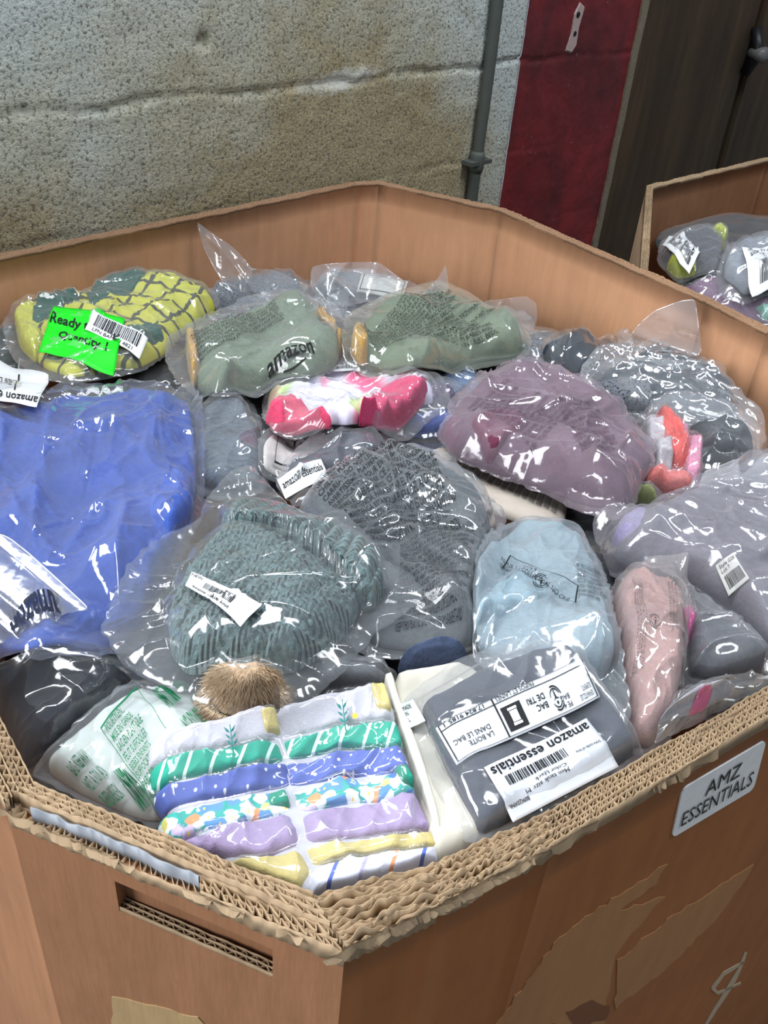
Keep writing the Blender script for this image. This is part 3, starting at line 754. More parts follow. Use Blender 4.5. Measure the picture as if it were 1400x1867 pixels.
# near left panel: inner corrugated layers, a grey plastic strip, then the outer board with the hand slot
A_, B_ = MAIN[12], MAIN[0]; AO, BO = OUT[12], OUT[0]
HALF = MAIN + (OUT - MAIN) * .52
edges(12, MAIN, HALF, box, 3, 1.0, .020, .0085, .003, seed=5, step=.0010)
M2 = MAIN + (OUT - MAIN) * .56; M3 = MAIN + (OUT - MAIN) * .80
tt = np.linspace(.06, .60, 90); q0 = M2[12] + (M2[0] - M2[12]) * tt[:, None]; q1 = M3[12] + (M3[0] - M3[12]) * tt[:, None]
V, F = ribbon_arrays(q0 + (q1 - q0) * (.5 + .5 * perlin(tt * 9, tt * 0, 3))[:, None], .9965 - .004 * np.abs(perlin(tt * 14, tt * 0, 5)), np.full(90, .965), .0012)
mesh('grey_plastic_strip', V, F, plain('8b9098', .35, 'grey_plastic'), box, label='scuffed grey plastic strip between the board layers')
edges(12, M2, OUT, box, 1, .9865, .010, .0075, .003, seed=8, step=.0011, t0=.0, t1=.62)
edges(12, M2, OUT, box, 2, .993, .015, .0075, .0035, seed=9, step=.0011, t0=.60, t1=1.0)
eAB = (BO - AO) / np.linalg.norm(BO - AO); nAB = np.array([eAB[1], -eAB[0]]); LAB = np.linalg.norm(BO - AO)
def onAB(px):
    P = at_plane(px, (AO[0], AO[1], 1), (nAB[0], nAB[1], 0)); return np.column_stack([(P[:, :2] - AO) @ eAB, P[:, 2]])
SL = onAB([(208, 1605), (497, 1732), (497, 1785), (218, 1660)])
s0, s1 = SL[[0, 3], 0].mean(), SL[[1, 2], 0].mean(); zT = SL[[0, 1], 1].mean(); zB = SL[[2, 3], 1].mean()
thk = TH[12] * .44
def ab(s, z, d=0.0):
    p = AO + eAB * s + nAB * d; return (p[0], p[1], z)
def boxgrid(name, cells, mat, parent, d0, d1):
    V = []; F = []
    for (a, b, c, d) in cells:
        k = len(V); V += [ab(a, c, d0), ab(b, c, d0), ab(b, d, d0), ab(a, d, d0), ab(a, c, d1), ab(b, c, d1), ab(b, d, d1), ab(a, d, d1)]
        F += [(k, k + 1, k + 2, k + 3), (k + 4, k + 7, k + 6, k + 5), (k, k + 4, k + 5, k + 1), (k + 2, k + 6, k + 7, k + 3), (k, k + 3, k + 7, k + 4), (k + 1, k + 5, k + 6, k + 2)]
    return mesh(name, V, F, mat, parent, smooth=False)
zr = .981
boxgrid('front_panel', [(0, s0, 0, zr), (s1, LAB, 0, zr), (s0, s1, 0, zB), (s0, s1, zT, zr)], CBG, box, 0, -thk)
# fluting seen inside the slot's lower edge
VV = []; FF = []; o = 0
for lay in range(2):
    ss = np.arange(s0 + .001, s1, .0009); w = -.0015 - lay * (thk - .003) / 2 - (thk - .003) / 4 * (1 + .9 * np.sin(ss / .0075 * 2 * math.pi + lay))
    xy = AO + eAB * ss[:, None] + nAB * w[:, None]; V, F = ribbon_arrays(xy, np.full(len(ss), zB + .0035), np.full(len(ss), zB - .001), .0006); VV.append(V); FF.append(F + o); o += len(V)
for w in (-.0007, -.0015 - (thk - .003) / 2, -thk + .001):
    ss = np.linspace(s0, s1, 60); xy = AO + eAB * ss[:, None] + nAB * w; V, F = ribbon_arrays(xy, np.full(60, zB + .0045) + perlin(ss * 90, ss * 0, 3) * .001, np.full(60, zB - .001), .0007); VV.append(V); FF.append(F + o); o += len(V)
mesh('hand_slot_edge', np.vstack(VV), np.vstack(FF), CBE, box, smooth=False)
# rolled torn lips, paper rags and scuffed patches on the outside
def plane_poly(name, px, p0, e, nn, mat, parent, d=.0006, jag=2.0, seed=1, label=None):
    P = np.array(px, float); Q = []
    r = random.Random(seed)
    for a, b in zip(P, np.roll(P, -1, 0)):
        L = np.linalg.norm(b - a); k = max(1, int(L / 14))
        for i in range(k): Q.append(a + (b - a) * i / k + np.array([r.uniform(-jag, jag), r.uniform(-jag, jag)]))
    H3 = at_plane(Q, (p0[0], p0[1], 1), (nn[0], nn[1], 0)); off = np.array([nn[0], nn[1], 0])
    m = len(H3); V = np.vstack([H3 + off * d, H3 - off * .0004]); F = [tuple(range(m))] + [(i, m + i, m + (i + 1) % m, (i + 1) % m) for i in range(m)]
    return mesh(name, V, F, mat, parent, smooth=False, label=label)
eBR = (OUT[3] - OUT[2]) / np.linalg.norm(OUT[3] - OUT[2]); nBR = np.array([eBR[1], -eBR[0]])
SCUFF = board('9c6f48', 'torn_paper_scuff', .12)
BRP = OUT[2] + nBR * .0002
for q, (px, sd) in enumerate([([(905, 1867), (1010, 1720), (1090, 1655), (1215, 1575), (1195, 1610), (1130, 1660), (1212, 1632), (1150, 1700), (1120, 1745), (1100, 1867)], 1),
                              ([(1120, 1838), (1125, 1750), (1240, 1660), (1375, 1572), (1340, 1630), (1290, 1690), (1210, 1770)], 2)]):
    plane_poly('torn_paper_scuff', px, BRP, eBR, nBR, SCUFF, box, seed=sd, jag=3, label='pale torn paper scuff on the outer board')
plane_poly('torn_paper_scuff', [(205, 1818), (232, 1822), (300, 1838), (360, 1855), (385, 1875), (380, 1990), (205, 1990)], AO + nAB * .0002, eAB, nAB, board('a58a63', 'torn_paper_scuff', .15), box, seed=4)
mk = plain('b9a68c', .8, 'scratch')
for px in ([(1330, 1790), (1345, 1765), (1358, 1735), (1362, 1737), (1350, 1770), (1334, 1800), (1290, 1867), (1284, 1867)], [(1298, 1798), (1318, 1772), (1355, 1752), (1356, 1756), (1320, 1778), (1303, 1801), (1310, 1808), (1350, 1790), (1350, 1794), (1308, 1813), (1296, 1803)]):
    plane_poly('scratch_mark', px, BRP, eBR, nBR, mk, box, seed=7, jag=.6)
plane_poly('dark_stain', [(1030, 1845), (1075, 1825), (1115, 1835), (1100, 1862), (1050, 1870)], BRP, eBR, nBR, plain('7a4a2c', .8, 'stain'), box, seed=9, jag=4, d=.0008)
r = random.Random(3)
def rag(p, e, w, h, mat, sd):
    e3 = np.array([e[0], e[1], 0]); nn = np.array([e[1], -e[0], 0]); V = []; F = []
    n = 9
    for i in range(n):
        t = i / (n - 1); V.append(p + e3 * w * (t - .5) + nn * (.0015 + .001 * math.sin(t * 9 + sd)) + np.array([0, 0, h * .4])); V.append(p + e3 * w * (t - .5) * .9 + nn * (.003 + .002 * math.sin(t * 7 + sd)) + np.array([0, 0, -h * (.35 + .65 * abs(perlin(np.array([t * 4 + sd]), np.array([sd * 1.7]), 2)[0]))]))
    for i in range(n - 1): F.append((2 * i, 2 * i + 1, 2 * i + 3, 2 * i + 2))
    m = len(V); V += [v - nn * .0006 for v in V]; F += [tuple(m + k for k in reversed(f)) for f in F]
    return V, F
VV = []; FF = []
for k in range(34):
    q = r.choice((0, 0, 1, 1, 2)); t = r.random() * (.55 if q == 2 else 1); e_ = (OUT[q + 1] - OUT[q]); p = np.array([*(OUT[q] + e_ * t), .995]); V, F = rag(p, e_ / np.linalg.norm(e_), r.uniform(.012, .05), r.uniform(.003, .009), None, k); o = len(VV); VV += V; FF += [tuple(o + i for i in f) for f in F]
for k in range(16):
    t = r.random(); p = np.array([*(AO + (BO - AO) * t), .989]); V, F = rag(p, eAB, r.uniform(.012, .04), r.uniform(.002, .006), None, k + 50); o = len(VV); VV += V; FF += [tuple(o + i for i in f) for f in F]
o_ = mesh('torn_liner_scraps', VV, FF, CBE, box, smooth=True); o_['kind'] = 'stuff'
# the white sign stuck on the outer board
Q3 = at_plane([(1243, 1437), (1396, 1347), (1372, 1438), (1223, 1527)], (BRP[0], BRP[1], 1), (nBR[0], nBR[1], 0))
def onq(name, V2, F, mat, parent, d, smooth=False, label=None):
    V = np.asarray(V2, float); P = bilin(Q3, V) + np.array([nBR[0], nBR[1], 0]) * d
    return mesh(name, P, F, mat, parent, smooth=smooth, label=label)
rc = []
for cx, cy, a0 in ((.94, .88, 0), (.06, .88, 90), (.06, .12, 180), (.94, .12, 270)):
    for k in range(5):
        a = math.radians(a0 + k * 22.5); rc.append((cx + .06 * math.cos(a), cy + .12 * math.sin(a)))
m = len(rc); P = bilin(Q3, np.array(rc)); nz = np.array([nBR[0], nBR[1], 0]); V = np.vstack([P + nz * .001, P - nz * .002])
sg = mesh('sign_sticker', V, [tuple(range(m))] + [(i, m + i, m + (i + 1) % m, (i + 1) % m) for i in range(m)], WHITE, box, smooth=False, label='white sticker lettered AMZ ESSENTIALS')
for body, bx in (('AMZ', (.30, .56, .72, .84)), ('ESSENTIALS', (.07, .18, .93, .47))):
    V, F, _ = text2d(body, .0); onq('lettering', sub(V, bx), F, INK, sg, .0018)

# ------------------------------------------------------------------ the second box behind, by the wall
SEC = np.array([(.395, 1.483), (.75, 1.055), (1.25, 1.45), (1.35, 1.90), (.95, 2.40), (.818, 2.285), (.486, 1.953)])
STH = [.012] * 7; SOUT = offset_poly(SEC, STH)
b2 = empty('cardboard_pallet_box', (.85, 1.75, 0), 'open cardboard box behind at the right, beside the brown door', 'cardboard box')
zs = [.975, .955, .96, 1.0, 1.0, 1.0, 1.0]
for i in range(7):
    panel(i, 'side_panel', SEC, SOUT, b2, zs[i] - .004, CBG, board('b79a7e', 'outer_kraft_board', .12), seed=30 + i, zt2=zs[(i + 1) % 7] - .004)
    if i in (6, 5, 4): edges(i, SEC, SOUT, b2, 3, zs[i], .008, .008, .0016, seed=40 + i, step=.0025, zt2=zs[(i + 1) % 7])
# ------------------------------------------------------------------ what fills the big box
ctrl = [(450, 1500, -.05), (300, 1560, -.075), (950, 1450, -.05), (600, 1350, -.05), (200, 1300, -.085), (1150, 1250, -.06), (1390, 1180, -.06), (1300, 950, -.08), (1390, 800, -.10), (1150, 700, -.13), (950, 600, -.15),
        (700, 520, -.175), (500, 520, -.165), (150, 600, -.13), (0, 560, -.115), (100, 900, -.09), (350, 800, -.12), (600, 750, -.13), (650, 1000, -.10), (900, 900, -.12), (80, 1250, -.11), (950, 1100, -.09), (400, 1100, -.09)]
H0 = shepard(ctrl, .10); H = H0.copy() - .012
INNER = MAIN
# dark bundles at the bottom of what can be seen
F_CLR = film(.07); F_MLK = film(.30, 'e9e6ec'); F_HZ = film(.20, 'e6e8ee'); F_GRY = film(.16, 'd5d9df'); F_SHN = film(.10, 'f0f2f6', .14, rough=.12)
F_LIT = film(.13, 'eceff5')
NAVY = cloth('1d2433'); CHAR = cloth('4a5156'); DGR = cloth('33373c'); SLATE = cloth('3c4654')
def poly_ell(cx, cy, rx, ry, a=0, n=14, j=.12, sd=1):
    r = random.Random(sd); o = []
    for k in range(n):
        t = 2 * math.pi * k / n; q = 1 + r.uniform(-j, j); x = rx * q * math.cos(t); y = ry * q * math.sin(t)
        o.append((cx + x * math.cos(math.radians(a)) - y * math.sin(math.radians(a)), cy + x * math.sin(math.radians(a)) + y * math.cos(math.radians(a))))
    return o
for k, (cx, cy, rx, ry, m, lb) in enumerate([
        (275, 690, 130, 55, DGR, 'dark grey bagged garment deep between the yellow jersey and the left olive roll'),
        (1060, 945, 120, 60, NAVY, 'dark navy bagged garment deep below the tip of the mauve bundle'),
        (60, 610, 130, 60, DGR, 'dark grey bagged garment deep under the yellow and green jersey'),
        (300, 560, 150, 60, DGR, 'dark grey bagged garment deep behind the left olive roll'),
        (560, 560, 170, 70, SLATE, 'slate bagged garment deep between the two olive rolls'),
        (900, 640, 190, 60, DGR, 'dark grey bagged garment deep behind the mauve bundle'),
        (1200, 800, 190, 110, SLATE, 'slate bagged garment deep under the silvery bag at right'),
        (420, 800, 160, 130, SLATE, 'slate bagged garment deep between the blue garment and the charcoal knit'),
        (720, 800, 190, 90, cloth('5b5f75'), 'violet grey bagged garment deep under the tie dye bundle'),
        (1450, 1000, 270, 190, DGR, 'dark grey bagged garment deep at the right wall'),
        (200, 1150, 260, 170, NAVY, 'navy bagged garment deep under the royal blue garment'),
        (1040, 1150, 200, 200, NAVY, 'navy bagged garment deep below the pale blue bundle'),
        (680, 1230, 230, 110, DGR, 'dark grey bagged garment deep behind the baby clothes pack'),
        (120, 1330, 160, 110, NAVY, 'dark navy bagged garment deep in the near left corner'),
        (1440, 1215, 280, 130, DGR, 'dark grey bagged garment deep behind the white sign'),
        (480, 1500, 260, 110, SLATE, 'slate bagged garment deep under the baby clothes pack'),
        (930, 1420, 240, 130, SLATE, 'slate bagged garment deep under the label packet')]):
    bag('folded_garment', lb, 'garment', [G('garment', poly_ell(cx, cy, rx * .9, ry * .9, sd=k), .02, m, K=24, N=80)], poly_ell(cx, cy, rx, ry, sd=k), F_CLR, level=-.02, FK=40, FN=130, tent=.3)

# --- back row
s = bag('striped_knit_garment', 'dark garment in a clear bag at the left edge, beside the yellow jersey', 'garment',
        [G('garment', [(-60, 560), (-10, 540), (30, 560), (40, 610), (45, 670), (10, 690), (-60, 680)], .03, cloth('35413f'))],
        [(-80, 550), (-20, 532), (15, 524), (30, 530), (34, 570), (50, 620), (62, 690), (20, 705), (-80, 700)], F_LIT, crk=.010)
flap(s, [(-30, 600), (-20, 545), (5, 532), (30, 524), (26, 560), (18, 600)], (0, 600), .89, (0.2, -1, .35), F_LIT, sd=3)
sticker(s, [(35, 655), (66, 665), (60, 690), (32, 682)], bars=[(.1, .3, .9, .85)])
DK = NT('dark_mesh_print'); v = DK.coord('Object'); vo = DK.n('ShaderNodeTexVoronoi'); vo.inputs['Scale'].default_value = 260; DK.l(v, vo.inputs['Vector'])
DARKPRINT = DK.bsdf(DK.ramp(vo.outputs['Distance'], [(0.2, '23262b'), (0.5, '6a6e76')]), .9)
s = bag('mesh_garment', 'dark printed garment, bag with a tall plastic corner, behind the left olive roll', 'garment',
        [G('garment', [(370, 500), (400, 470), (450, 480), (520, 505), (560, 540), (500, 580), (400, 580), (370, 550)], .035, DARKPRINT)],
        [(355, 500), (385, 465), (450, 462), (540, 500), (600, 530), (560, 580), (420, 600), (360, 570)], F_GRY, crk=.012, level=.004)
flap(s, [(358, 405), (372, 415), (395, 432), (420, 447), (440, 465), (445, 490), (500, 492), (540, 510), (600, 540), (520, 560), (430, 545), (395, 500), (370, 450)], (430, 545), .885, (0.15, -1, .5), F_GRY, sd=5, amp=.014)
s = bag('folded_garment', 'grey garment in a cloudy bag against the back corner of the box', 'garment',
        [G('garment', [(575, 500), (610, 490), (660, 495), (720, 520), (740, 545), (700, 565), (600, 560)], .035, cloth('777c82'))],
        [(565, 490), (590, 482), (640, 478), (690, 478), (740, 515), (790, 530), (760, 570), (640, 580), (570, 560)], F_HZ, crk=.010)
flap(s, [(565, 530), (567, 486), (600, 480), (655, 478), (690, 478), (720, 500), (745, 520), (700, 545), (620, 560)], (640, 545), .87, (0.1, -1, .45), F_HZ, sd=9, amp=.010)
sticker(s, [(660, 500), (745, 512), (735, 540), (650, 525)], mat=plain('d9dcd6'), name='paper_slip', frames=[(.05, .1, .95, .9, .03, 8)])
s = bag('mesh_garment', 'grey speckled garment in a crinkled bag left of the dark navy one', 'garment',
        [G('garment', [(890, 620), (940, 600), (1000, 615), (1060, 650), (1090, 690), (1000, 700), (900, 670)], .03, DARKPRINT)],
        [(870, 610), (900, 570), (960, 560), (975, 600), (1040, 630), (1100, 690), (1010, 720), (900, 700)], F_GRY, crk=.010)
flap(s, [(880, 550), (910, 545), (960, 540), (978, 552), (980, 580), (970, 612), (920, 600)], (930, 610), .875, (0.1, -1, .3), F_LIT, sd=11, amp=.008)
s = bag('folded_garment', 'shiny dark navy garment behind the silvery crinkled bag', 'garment',
        [G('garment', [(990, 620), (1030, 612), (1100, 618), (1150, 640), (1130, 690), (1060, 700), (1010, 660)], .035, cloth('2b3444'), fold=(60, 30, .006))],
        [(985, 618), (1030, 606), (1110, 612), (1165, 640), (1140, 700), (1060, 712), (1000, 670)], film(.07, 'ffffff', .2), crk=.006, level=.004)

# --- yellow and green sports bundle
def costume():
    t = NT('yellow_green_checked_fabric'); v = t.coord('UV'); sx = t.n('ShaderNodeSeparateXYZ'); t.l(v, sx.inputs[0]); n = t.noise(v, 18, 3)
    X = t.math('ADD', sx.outputs[0], t.math('MULTIPLY', n, .02)); Y = t.math('ADD', sx.outputs[1], t.math('MULTIPLY', n, .015))
    a = t.ramp(t.math('ABSOLUTE', t.math('SUBTRACT', t.math('FRACT', t.math('MULTIPLY', X, 28)), .5)), [(0.06, 1.0), (0.09, 0.0)])
    b = t.ramp(t.math('ABSOLUTE', t.math('SUBTRACT', t.math('FRACT', t.math('MULTIPLY', Y, 24)), .5)), [(0.05, 1.0), (0.08, 0.0)])
    g = t.math('MAXIMUM', a, b); c = t.mix(g, (lin('c2c142')), lin('3d4028')); return t.bsdf(c, .85, t.noise(v, 600, 2), .2, .001)
YC = costume(); DG = cloth('0c5a48'); YE = cloth('e0e04c')
s = bag('sports_jersey', 'yellow and dark green checked jersey bundle with a bright green sticker, far left', 'garment', [
        G('jersey_body', [(22, 560), (60, 535), (150, 508), (210, 492), (270, 492), (330, 508), (385, 530), (392, 548), (365, 572), (330, 600), (300, 640), (255, 668), (200, 676), (130, 690), (85, 672), (40, 620)], .055, YC, rot=-12, fold=(-12, 26, .008)),
        G('green_panel', [(150, 535), (200, 500), (255, 497), (275, 515), (240, 545), (195, 562), (160, 575)], .055, DG, p=14, fold=(-12, 26, .008), z=.003, K=40),
        G('green_panel', [(60, 560), (100, 540), (140, 535), (150, 555), (110, 575), (75, 592), (55, 590)], .055, DG, p=14, fold=(-12, 26, .008), z=.003, K=40),
        G('green_panel', [(215, 625), (245, 600), (298, 592), (302, 622), (268, 652), (235, 662)], .052, DG, K=40),
        G('trim_band', [(22, 562), (58, 542), (74, 590), (84, 640), (66, 664), (34, 625)], .05, YE, K=30)],
        [(5, 580), (22, 548), (60, 528), (145, 500), (165, 480), (215, 474), (260, 482), (340, 508), (395, 528), (402, 548), (370, 582), (330, 610), (308, 645), (260, 676), (200, 690), (130, 700), (85, 695), (25, 655), (8, 620)], F_LIT, crk=.009, level=.035)
sticker(s, [(98, 556), (228, 582), (206, 680), (70, 640)], [('Ready to Ship', (.02, .56, .98, .78), .02), ('Quantity 1', (.20, .26, .86, .48), .02)], mat=plain('1fe32a', .45, 'fluorescent_paper'), label='bright green sticker')
sticker(s, [(172, 572), (270, 618), (254, 652), (155, 604)], [('LPN BAMBU 4821', (.12, .06, .85, .24))], [(.1, .32, .92, .92)], name='barcode_label', eps=.0042)

# --- silvery crinkled bag at right
s = bag('bagged_coat', 'dark garment in a large silvery crinkled bag at the right', 'garment',
        [G('garment', [(1080, 690), (1150, 650), (1220, 610), (1260, 625), (1310, 680), (1350, 745), (1340, 800), (1230, 770), (1130, 745)], .04, cloth('39424f'), fold=(-25, 30, .008)),
         G('printed_sheet', [(1060, 700), (1110, 705), (1190, 735), (1180, 765), (1120, 750), (1070, 725)], .046, DARKPRINT, K=24)],
        [(1050, 690), (1062, 662), (1130, 620), (1200, 585), (1270, 570), (1290, 610), (1340, 680), (1392, 745), (1398, 800), (1370, 840), (1260, 800), (1130, 760)], film(.16, 'eef2f8', .17, rough=.10), crk=.016, level=.02, ang=-35)
flap(s, [(1130, 640), (1165, 590), (1195, 565), (1240, 548), (1268, 545), (1276, 600), (1280, 650), (1220, 640)], (1230, 640), .93, (-.45, -1, .3), film(.14, 'eef2f8', .17, rough=.10), sd=15, amp=.018)
s = bag('folded_garment', 'dark slate garment in a clear bag right of the coral bundle', 'garment',
        [G('garment', [(1255, 765), (1300, 750), (1350, 760), (1375, 800), (1370, 850), (1310, 850), (1265, 830)], .05, cloth('30363c'), fold=(-30, 30, .008))],
        [(1180, 730), (1230, 700), (1290, 712), (1350, 735), (1392, 780), (1396, 850), (1340, 880), (1270, 860), (1230, 800)], F_GRY, crk=.009, level=.02)
s = bag('folded_garment', 'coral and white folded garment in a clear bag right of the mauve bundle', 'garment', [
        G('white_layer', [(1172, 760), (1185, 742), (1205, 738), (1215, 790), (1222, 880), (1190, 890), (1172, 830)], .055, cloth('d7d3da')),
        G('coral_layer', [(1195, 745), (1215, 738), (1235, 760), (1258, 820), (1255, 880), (1215, 870), (1200, 800)], .068, cloth('ff6a63', sheen=0.0), fold=(78, 60, .008), c=(1225, 815)),
        G('pink_layer', [(1225, 770), (1245, 762), (1268, 810), (1275, 880), (1262, 900), (1240, 900), (1245, 830)], .056, cloth('e79bb9')),
        G('coral_hem', [(1165, 870), (1190, 852), (1240, 862), (1265, 880), (1260, 900), (1215, 908), (1170, 900)], .05, cloth('f48a86'))],
        [(1155, 760), (1180, 728), (1210, 722), (1240, 735), (1272, 800), (1284, 880), (1275, 905), (1220, 914), (1165, 908), (1150, 850)], film(.08, 'f7dfe6', .09), crk=.007, level=.03)
s = bag('folded_garment', 'lime green strip of a bag under the tip of the mauve bundle', 'garment', [G('garment', [(1090, 900), (1150, 895), (1200, 905), (1195, 925), (1130, 930)], .02, cloth('b3bd6a'))], [(1080, 895), (1150, 888), (1210, 900), (1200, 935), (1120, 936)], F_LIT, FK=40, FN=120)
PLAID = cloth('5f7fa8', 300, .3)
s = bag('folded_shirt', 'pale blue shirt in a bag between the tie dye bundle and the mauve one', 'shirt', [G('shirt', [(770, 700), (810, 682), (870, 690), (880, 730), (830, 745), (780, 735)], .035, PLAID)], [(760, 695), (805, 676), (880, 684), (890, 740), (830, 755), (770, 745)], F_LIT, FK=50, FN=160)
s = bag('folded_garment', 'purple and blue garment in a clear bag right of the tie dye bundle', 'garment', [
        G('purple_layer', [(735, 735), (770, 705), (830, 700), (835, 740), (790, 770), (740, 770)], .04, cloth('6d6384')), G('blue_layer', [(735, 765), (790, 752), (850, 765), (850, 795), (780, 800), (735, 795)], .03, cloth('5c72c0'))],
        [(700, 740), (760, 695), (840, 690), (858, 730), (860, 795), (790, 812), (700, 800)], F_CLR, FK=60, FN=180, level=.01)
sticker(s, [(690, 762), (733, 757), (735, 790), (692, 794)], [("Style 0481\nSize M\nColor lilac", (.1, .15, .9, .85))])
# grey ribbed, navy, the recycling tag, the paper envelope
rib = lambda u, v, x, y: .0018 * np.sin(v * 900 + 3 * perlin(u * 30, v * 30, 4))
s = bag('ribbed_garment', 'grey blue ribbed garment in a clear bag right of the royal blue garment', 'garment', [G('garment', [(362, 745), (400, 725), (440, 732), (470, 780), (480, 830), (470, 890), (400, 905), (362, 880)], .035, cloth('6a7684'), det=rib, rot=5)],
        [(355, 730), (385, 712), (430, 700), (460, 725), (490, 790), (505, 840), (480, 900), (400, 915), (355, 900)], F_GRY, crk=.009, level=.01)
s = bag('folded_garment', 'bag with a printed recycling tag just below the tie dye bundle', 'garment', [G('garment', [(480, 800), (510, 780), (590, 785), (640, 810), (620, 860), (520, 870), (480, 850)], .02, plain('ded8d4'))],
        [(470, 795), (500, 772), (600, 778), (650, 810), (630, 870), (520, 880), (470, 860)], F_LIT, FK=50, FN=160, level=.015)
shape_print(s, [(522, 788), (556, 790), (553, 818), (519, 816)], TRIMAN, INK, 'recycling_sign'); 
Q = surf_quad(s, [(515, 782), (572, 786), (560, 850), (500, 845)]); V, F = frame(0, 0, 1, 1, .03, 6); on_surface(s, 'printed_border', V, F, INK, Q, s.root, .0016)
s = bag('folded_garment', 'dark navy garment with a partly hidden white label, behind the charcoal knit', 'garment', [G('garment', [(520, 860), (560, 815), (640, 790), (700, 800), (690, 840), (600, 870), (530, 900)], .035, cloth('3a3f4e'), fold=(20, 24, .008))],
        [(500, 880), (520, 830), (590, 780), (670, 768), (715, 790), (720, 840), (620, 890), (540, 930)], F_LIT, crk=.008, level=.03, FK=60, FN=200)
sticker(s, [(505, 872), (585, 838), (600, 868), (520, 912)], [('amazon essentials', (.05, .42, .95, .78), .01)])
s = bag('kraft_envelope', 'beige paper envelope printed with dense black text under the mauve bundle', 'envelope', [G('envelope', [(790, 812), (845, 815), (1035, 915), (1030, 955), (960, 960), (870, 925), (790, 850)], .012, plain('cbbfb2', .8, 'newsprint'), p=8, K=30, fold=(0, 10, .002))], level=.02, drape=6)
printed(s, [(1020, 916), (1010, 948), (812, 852), (838, 822)], warn(16, 3), name='printed_text', bold=.02, eps=.001)

# --- tie dye
def tiedye():
    t = NT('tie_dye_jersey'); v = t.coord('UV'); n = t.n('ShaderNodeTexNoise'); n.inputs['Scale'].default_value = 9; n.inputs['Detail'].default_value = 1.5; n.inputs['Distortion'].default_value = .6; t.l(v, n.inputs['Vector'])
    n2 = t.noise(v, 60, 3)
    c = t.ramp(n.outputs['Fac'], [(0.28, 'e8447f'), (0.36, 'f06a96'), (0.42, 'e9e6f2'), (0.50, 'dcd8ee'), (0.56, 'e6e4f0'), (0.60, 'b9d68a'), (0.64, 'e4ecb0'), (0.69, 'f0a29a'), (0.75, 'e8559a')])
    return t.bsdf(c, .85, n2, .2, .001)
s = bag('tie_dye_garment', 'pink white and lime tie dye garment in front of the two olive rolls', 'garment', [
        G('garment', [(488, 750), (487, 715), (525, 675), (590, 655), (660, 662), (760, 682), (792, 698), (790, 722), (720, 752), (640, 775), (560, 785), (500, 778)], .055, tiedye(), fold=(-15, 30, .012), rot=20),
        G('pink_layer', [(482, 745), (505, 735), (560, 765), (610, 775), (560, 788), (500, 785)], .05, cloth('ee4f76'), fold=(-15, 30, .012), K=24, z=.002),
        G('pink_layer', [(650, 745), (700, 705), (760, 690), (785, 700), (760, 725), (700, 750)], .055, cloth('f0407c'), p=14, K=40, fold=(-15, 30, .012), z=.002)],
        [(478, 760), (478, 712), (520, 668), (590, 648), (680, 655), (770, 678), (815, 700), (835, 740), (780, 770), (700, 790), (570, 795), (495, 788)], F_LIT, crk=.008, level=.02)
sticker(s, [(600, 664), (655, 662), (657, 678), (602, 678)], bars=[(.05, .2, .95, .9)])
# --- the two olive rolls
OLV = cloth('7e9076', 500, .12); OLD = cloth('74846c', 500, .12); TRM = cloth('d6a85a')
s = bag('rolled_tote', 'olive green rolled bag lettered amazon, with mustard edge piping, on the left', 'rolled bag', [
        G('roll_body', [(345, 640), (350, 615), (400, 590), (440, 562), (480, 545), (540, 545), (590, 575), (615, 600), (620, 645), (560, 680), (480, 705), (400, 718), (362, 712)], .075, OLV, p=2.4, fold=(-15, 14, .007), c=(480, 635)),
        G('piping', [(568, 578), (580, 570), (612, 592), (626, 640), (616, 652), (604, 610)], .068, TRM, p=3, K=20, N=70),
        G('piping', [(338, 610), (352, 604), (362, 640), (366, 690), (352, 712), (342, 660)], .058, TRM, p=3, K=20, N=70)],
        [(300, 650), (302, 610), (335, 585), (385, 560), (430, 535), (500, 515), (560, 525), (620, 545), (640, 600), (636, 650), (570, 692), (480, 718), (400, 728), (350, 722), (320, 690)], F_LIT, crk=.007, level=.035, tent=.45)
printed(s, [(345, 618), (510, 540), (520, 580), (365, 665)], warn(8), bold=0.0)
printed(s, [(486, 668), (568, 626), (574, 650), (490, 690)], 'amazon', bold=.02, eps=.0022, name='printed_logo')
Q = surf_quad(s, [(515, 680), (560, 655), (560, 665), (520, 692)]); sm = [[(i / 10, .5 - .9 * math.sin(math.pi * i / 10) * .5), ((i + 1) / 10, .5 - .9 * math.sin(math.pi * (i + 1) / 10) * .5), ((i + 1) / 10, .75 - .9 * math.sin(math.pi * (i + 1) / 10) * .5), (i / 10, .75 - .9 * math.sin(math.pi * i / 10) * .5)] for i in range(10)]
shape_print(s, [(515, 672), (558, 650), (560, 664), (520, 688)], sm, INK, 'printed_swoosh', eps=.0022)
s = bag('rolled_tote', 'olive green rolled bag under dense printed film, right of the lettered one', 'rolled bag', [
        G('roll_body', [(648, 620), (665, 585), (720, 548), (790, 520), (840, 530), (900, 570), (948, 605), (955, 632), (930, 648), (860, 660), (760, 668), (680, 668), (655, 655)], .07, OLD, p=2.6, fold=(5, 12, .005), c=(790, 610)),
        G('piping', [(640, 612), (655, 608), (668, 635), (670, 662), (658, 668), (646, 640)], .055, TRM, K=20, N=70)],
        [(622, 620), (630, 565), (700, 530), (800, 500), (850, 520), (915, 565), (965, 600), (970, 640), (930, 660), (850, 672), (740, 680), (650, 676), (628, 660)], film(.14, 'e3ecdd'), crk=.006, level=.04, tent=.5)
printed(s, [(655, 600), (800, 518), (945, 606), (690, 648)], warn(19, 4), bold=0.0)
flap(s, [(770, 535), (785, 520), (800, 505), (812, 482), (816, 500), (818, 530)], (800, 530), .93, (0, -1, .2), F_HZ, sd=21, amp=.004)
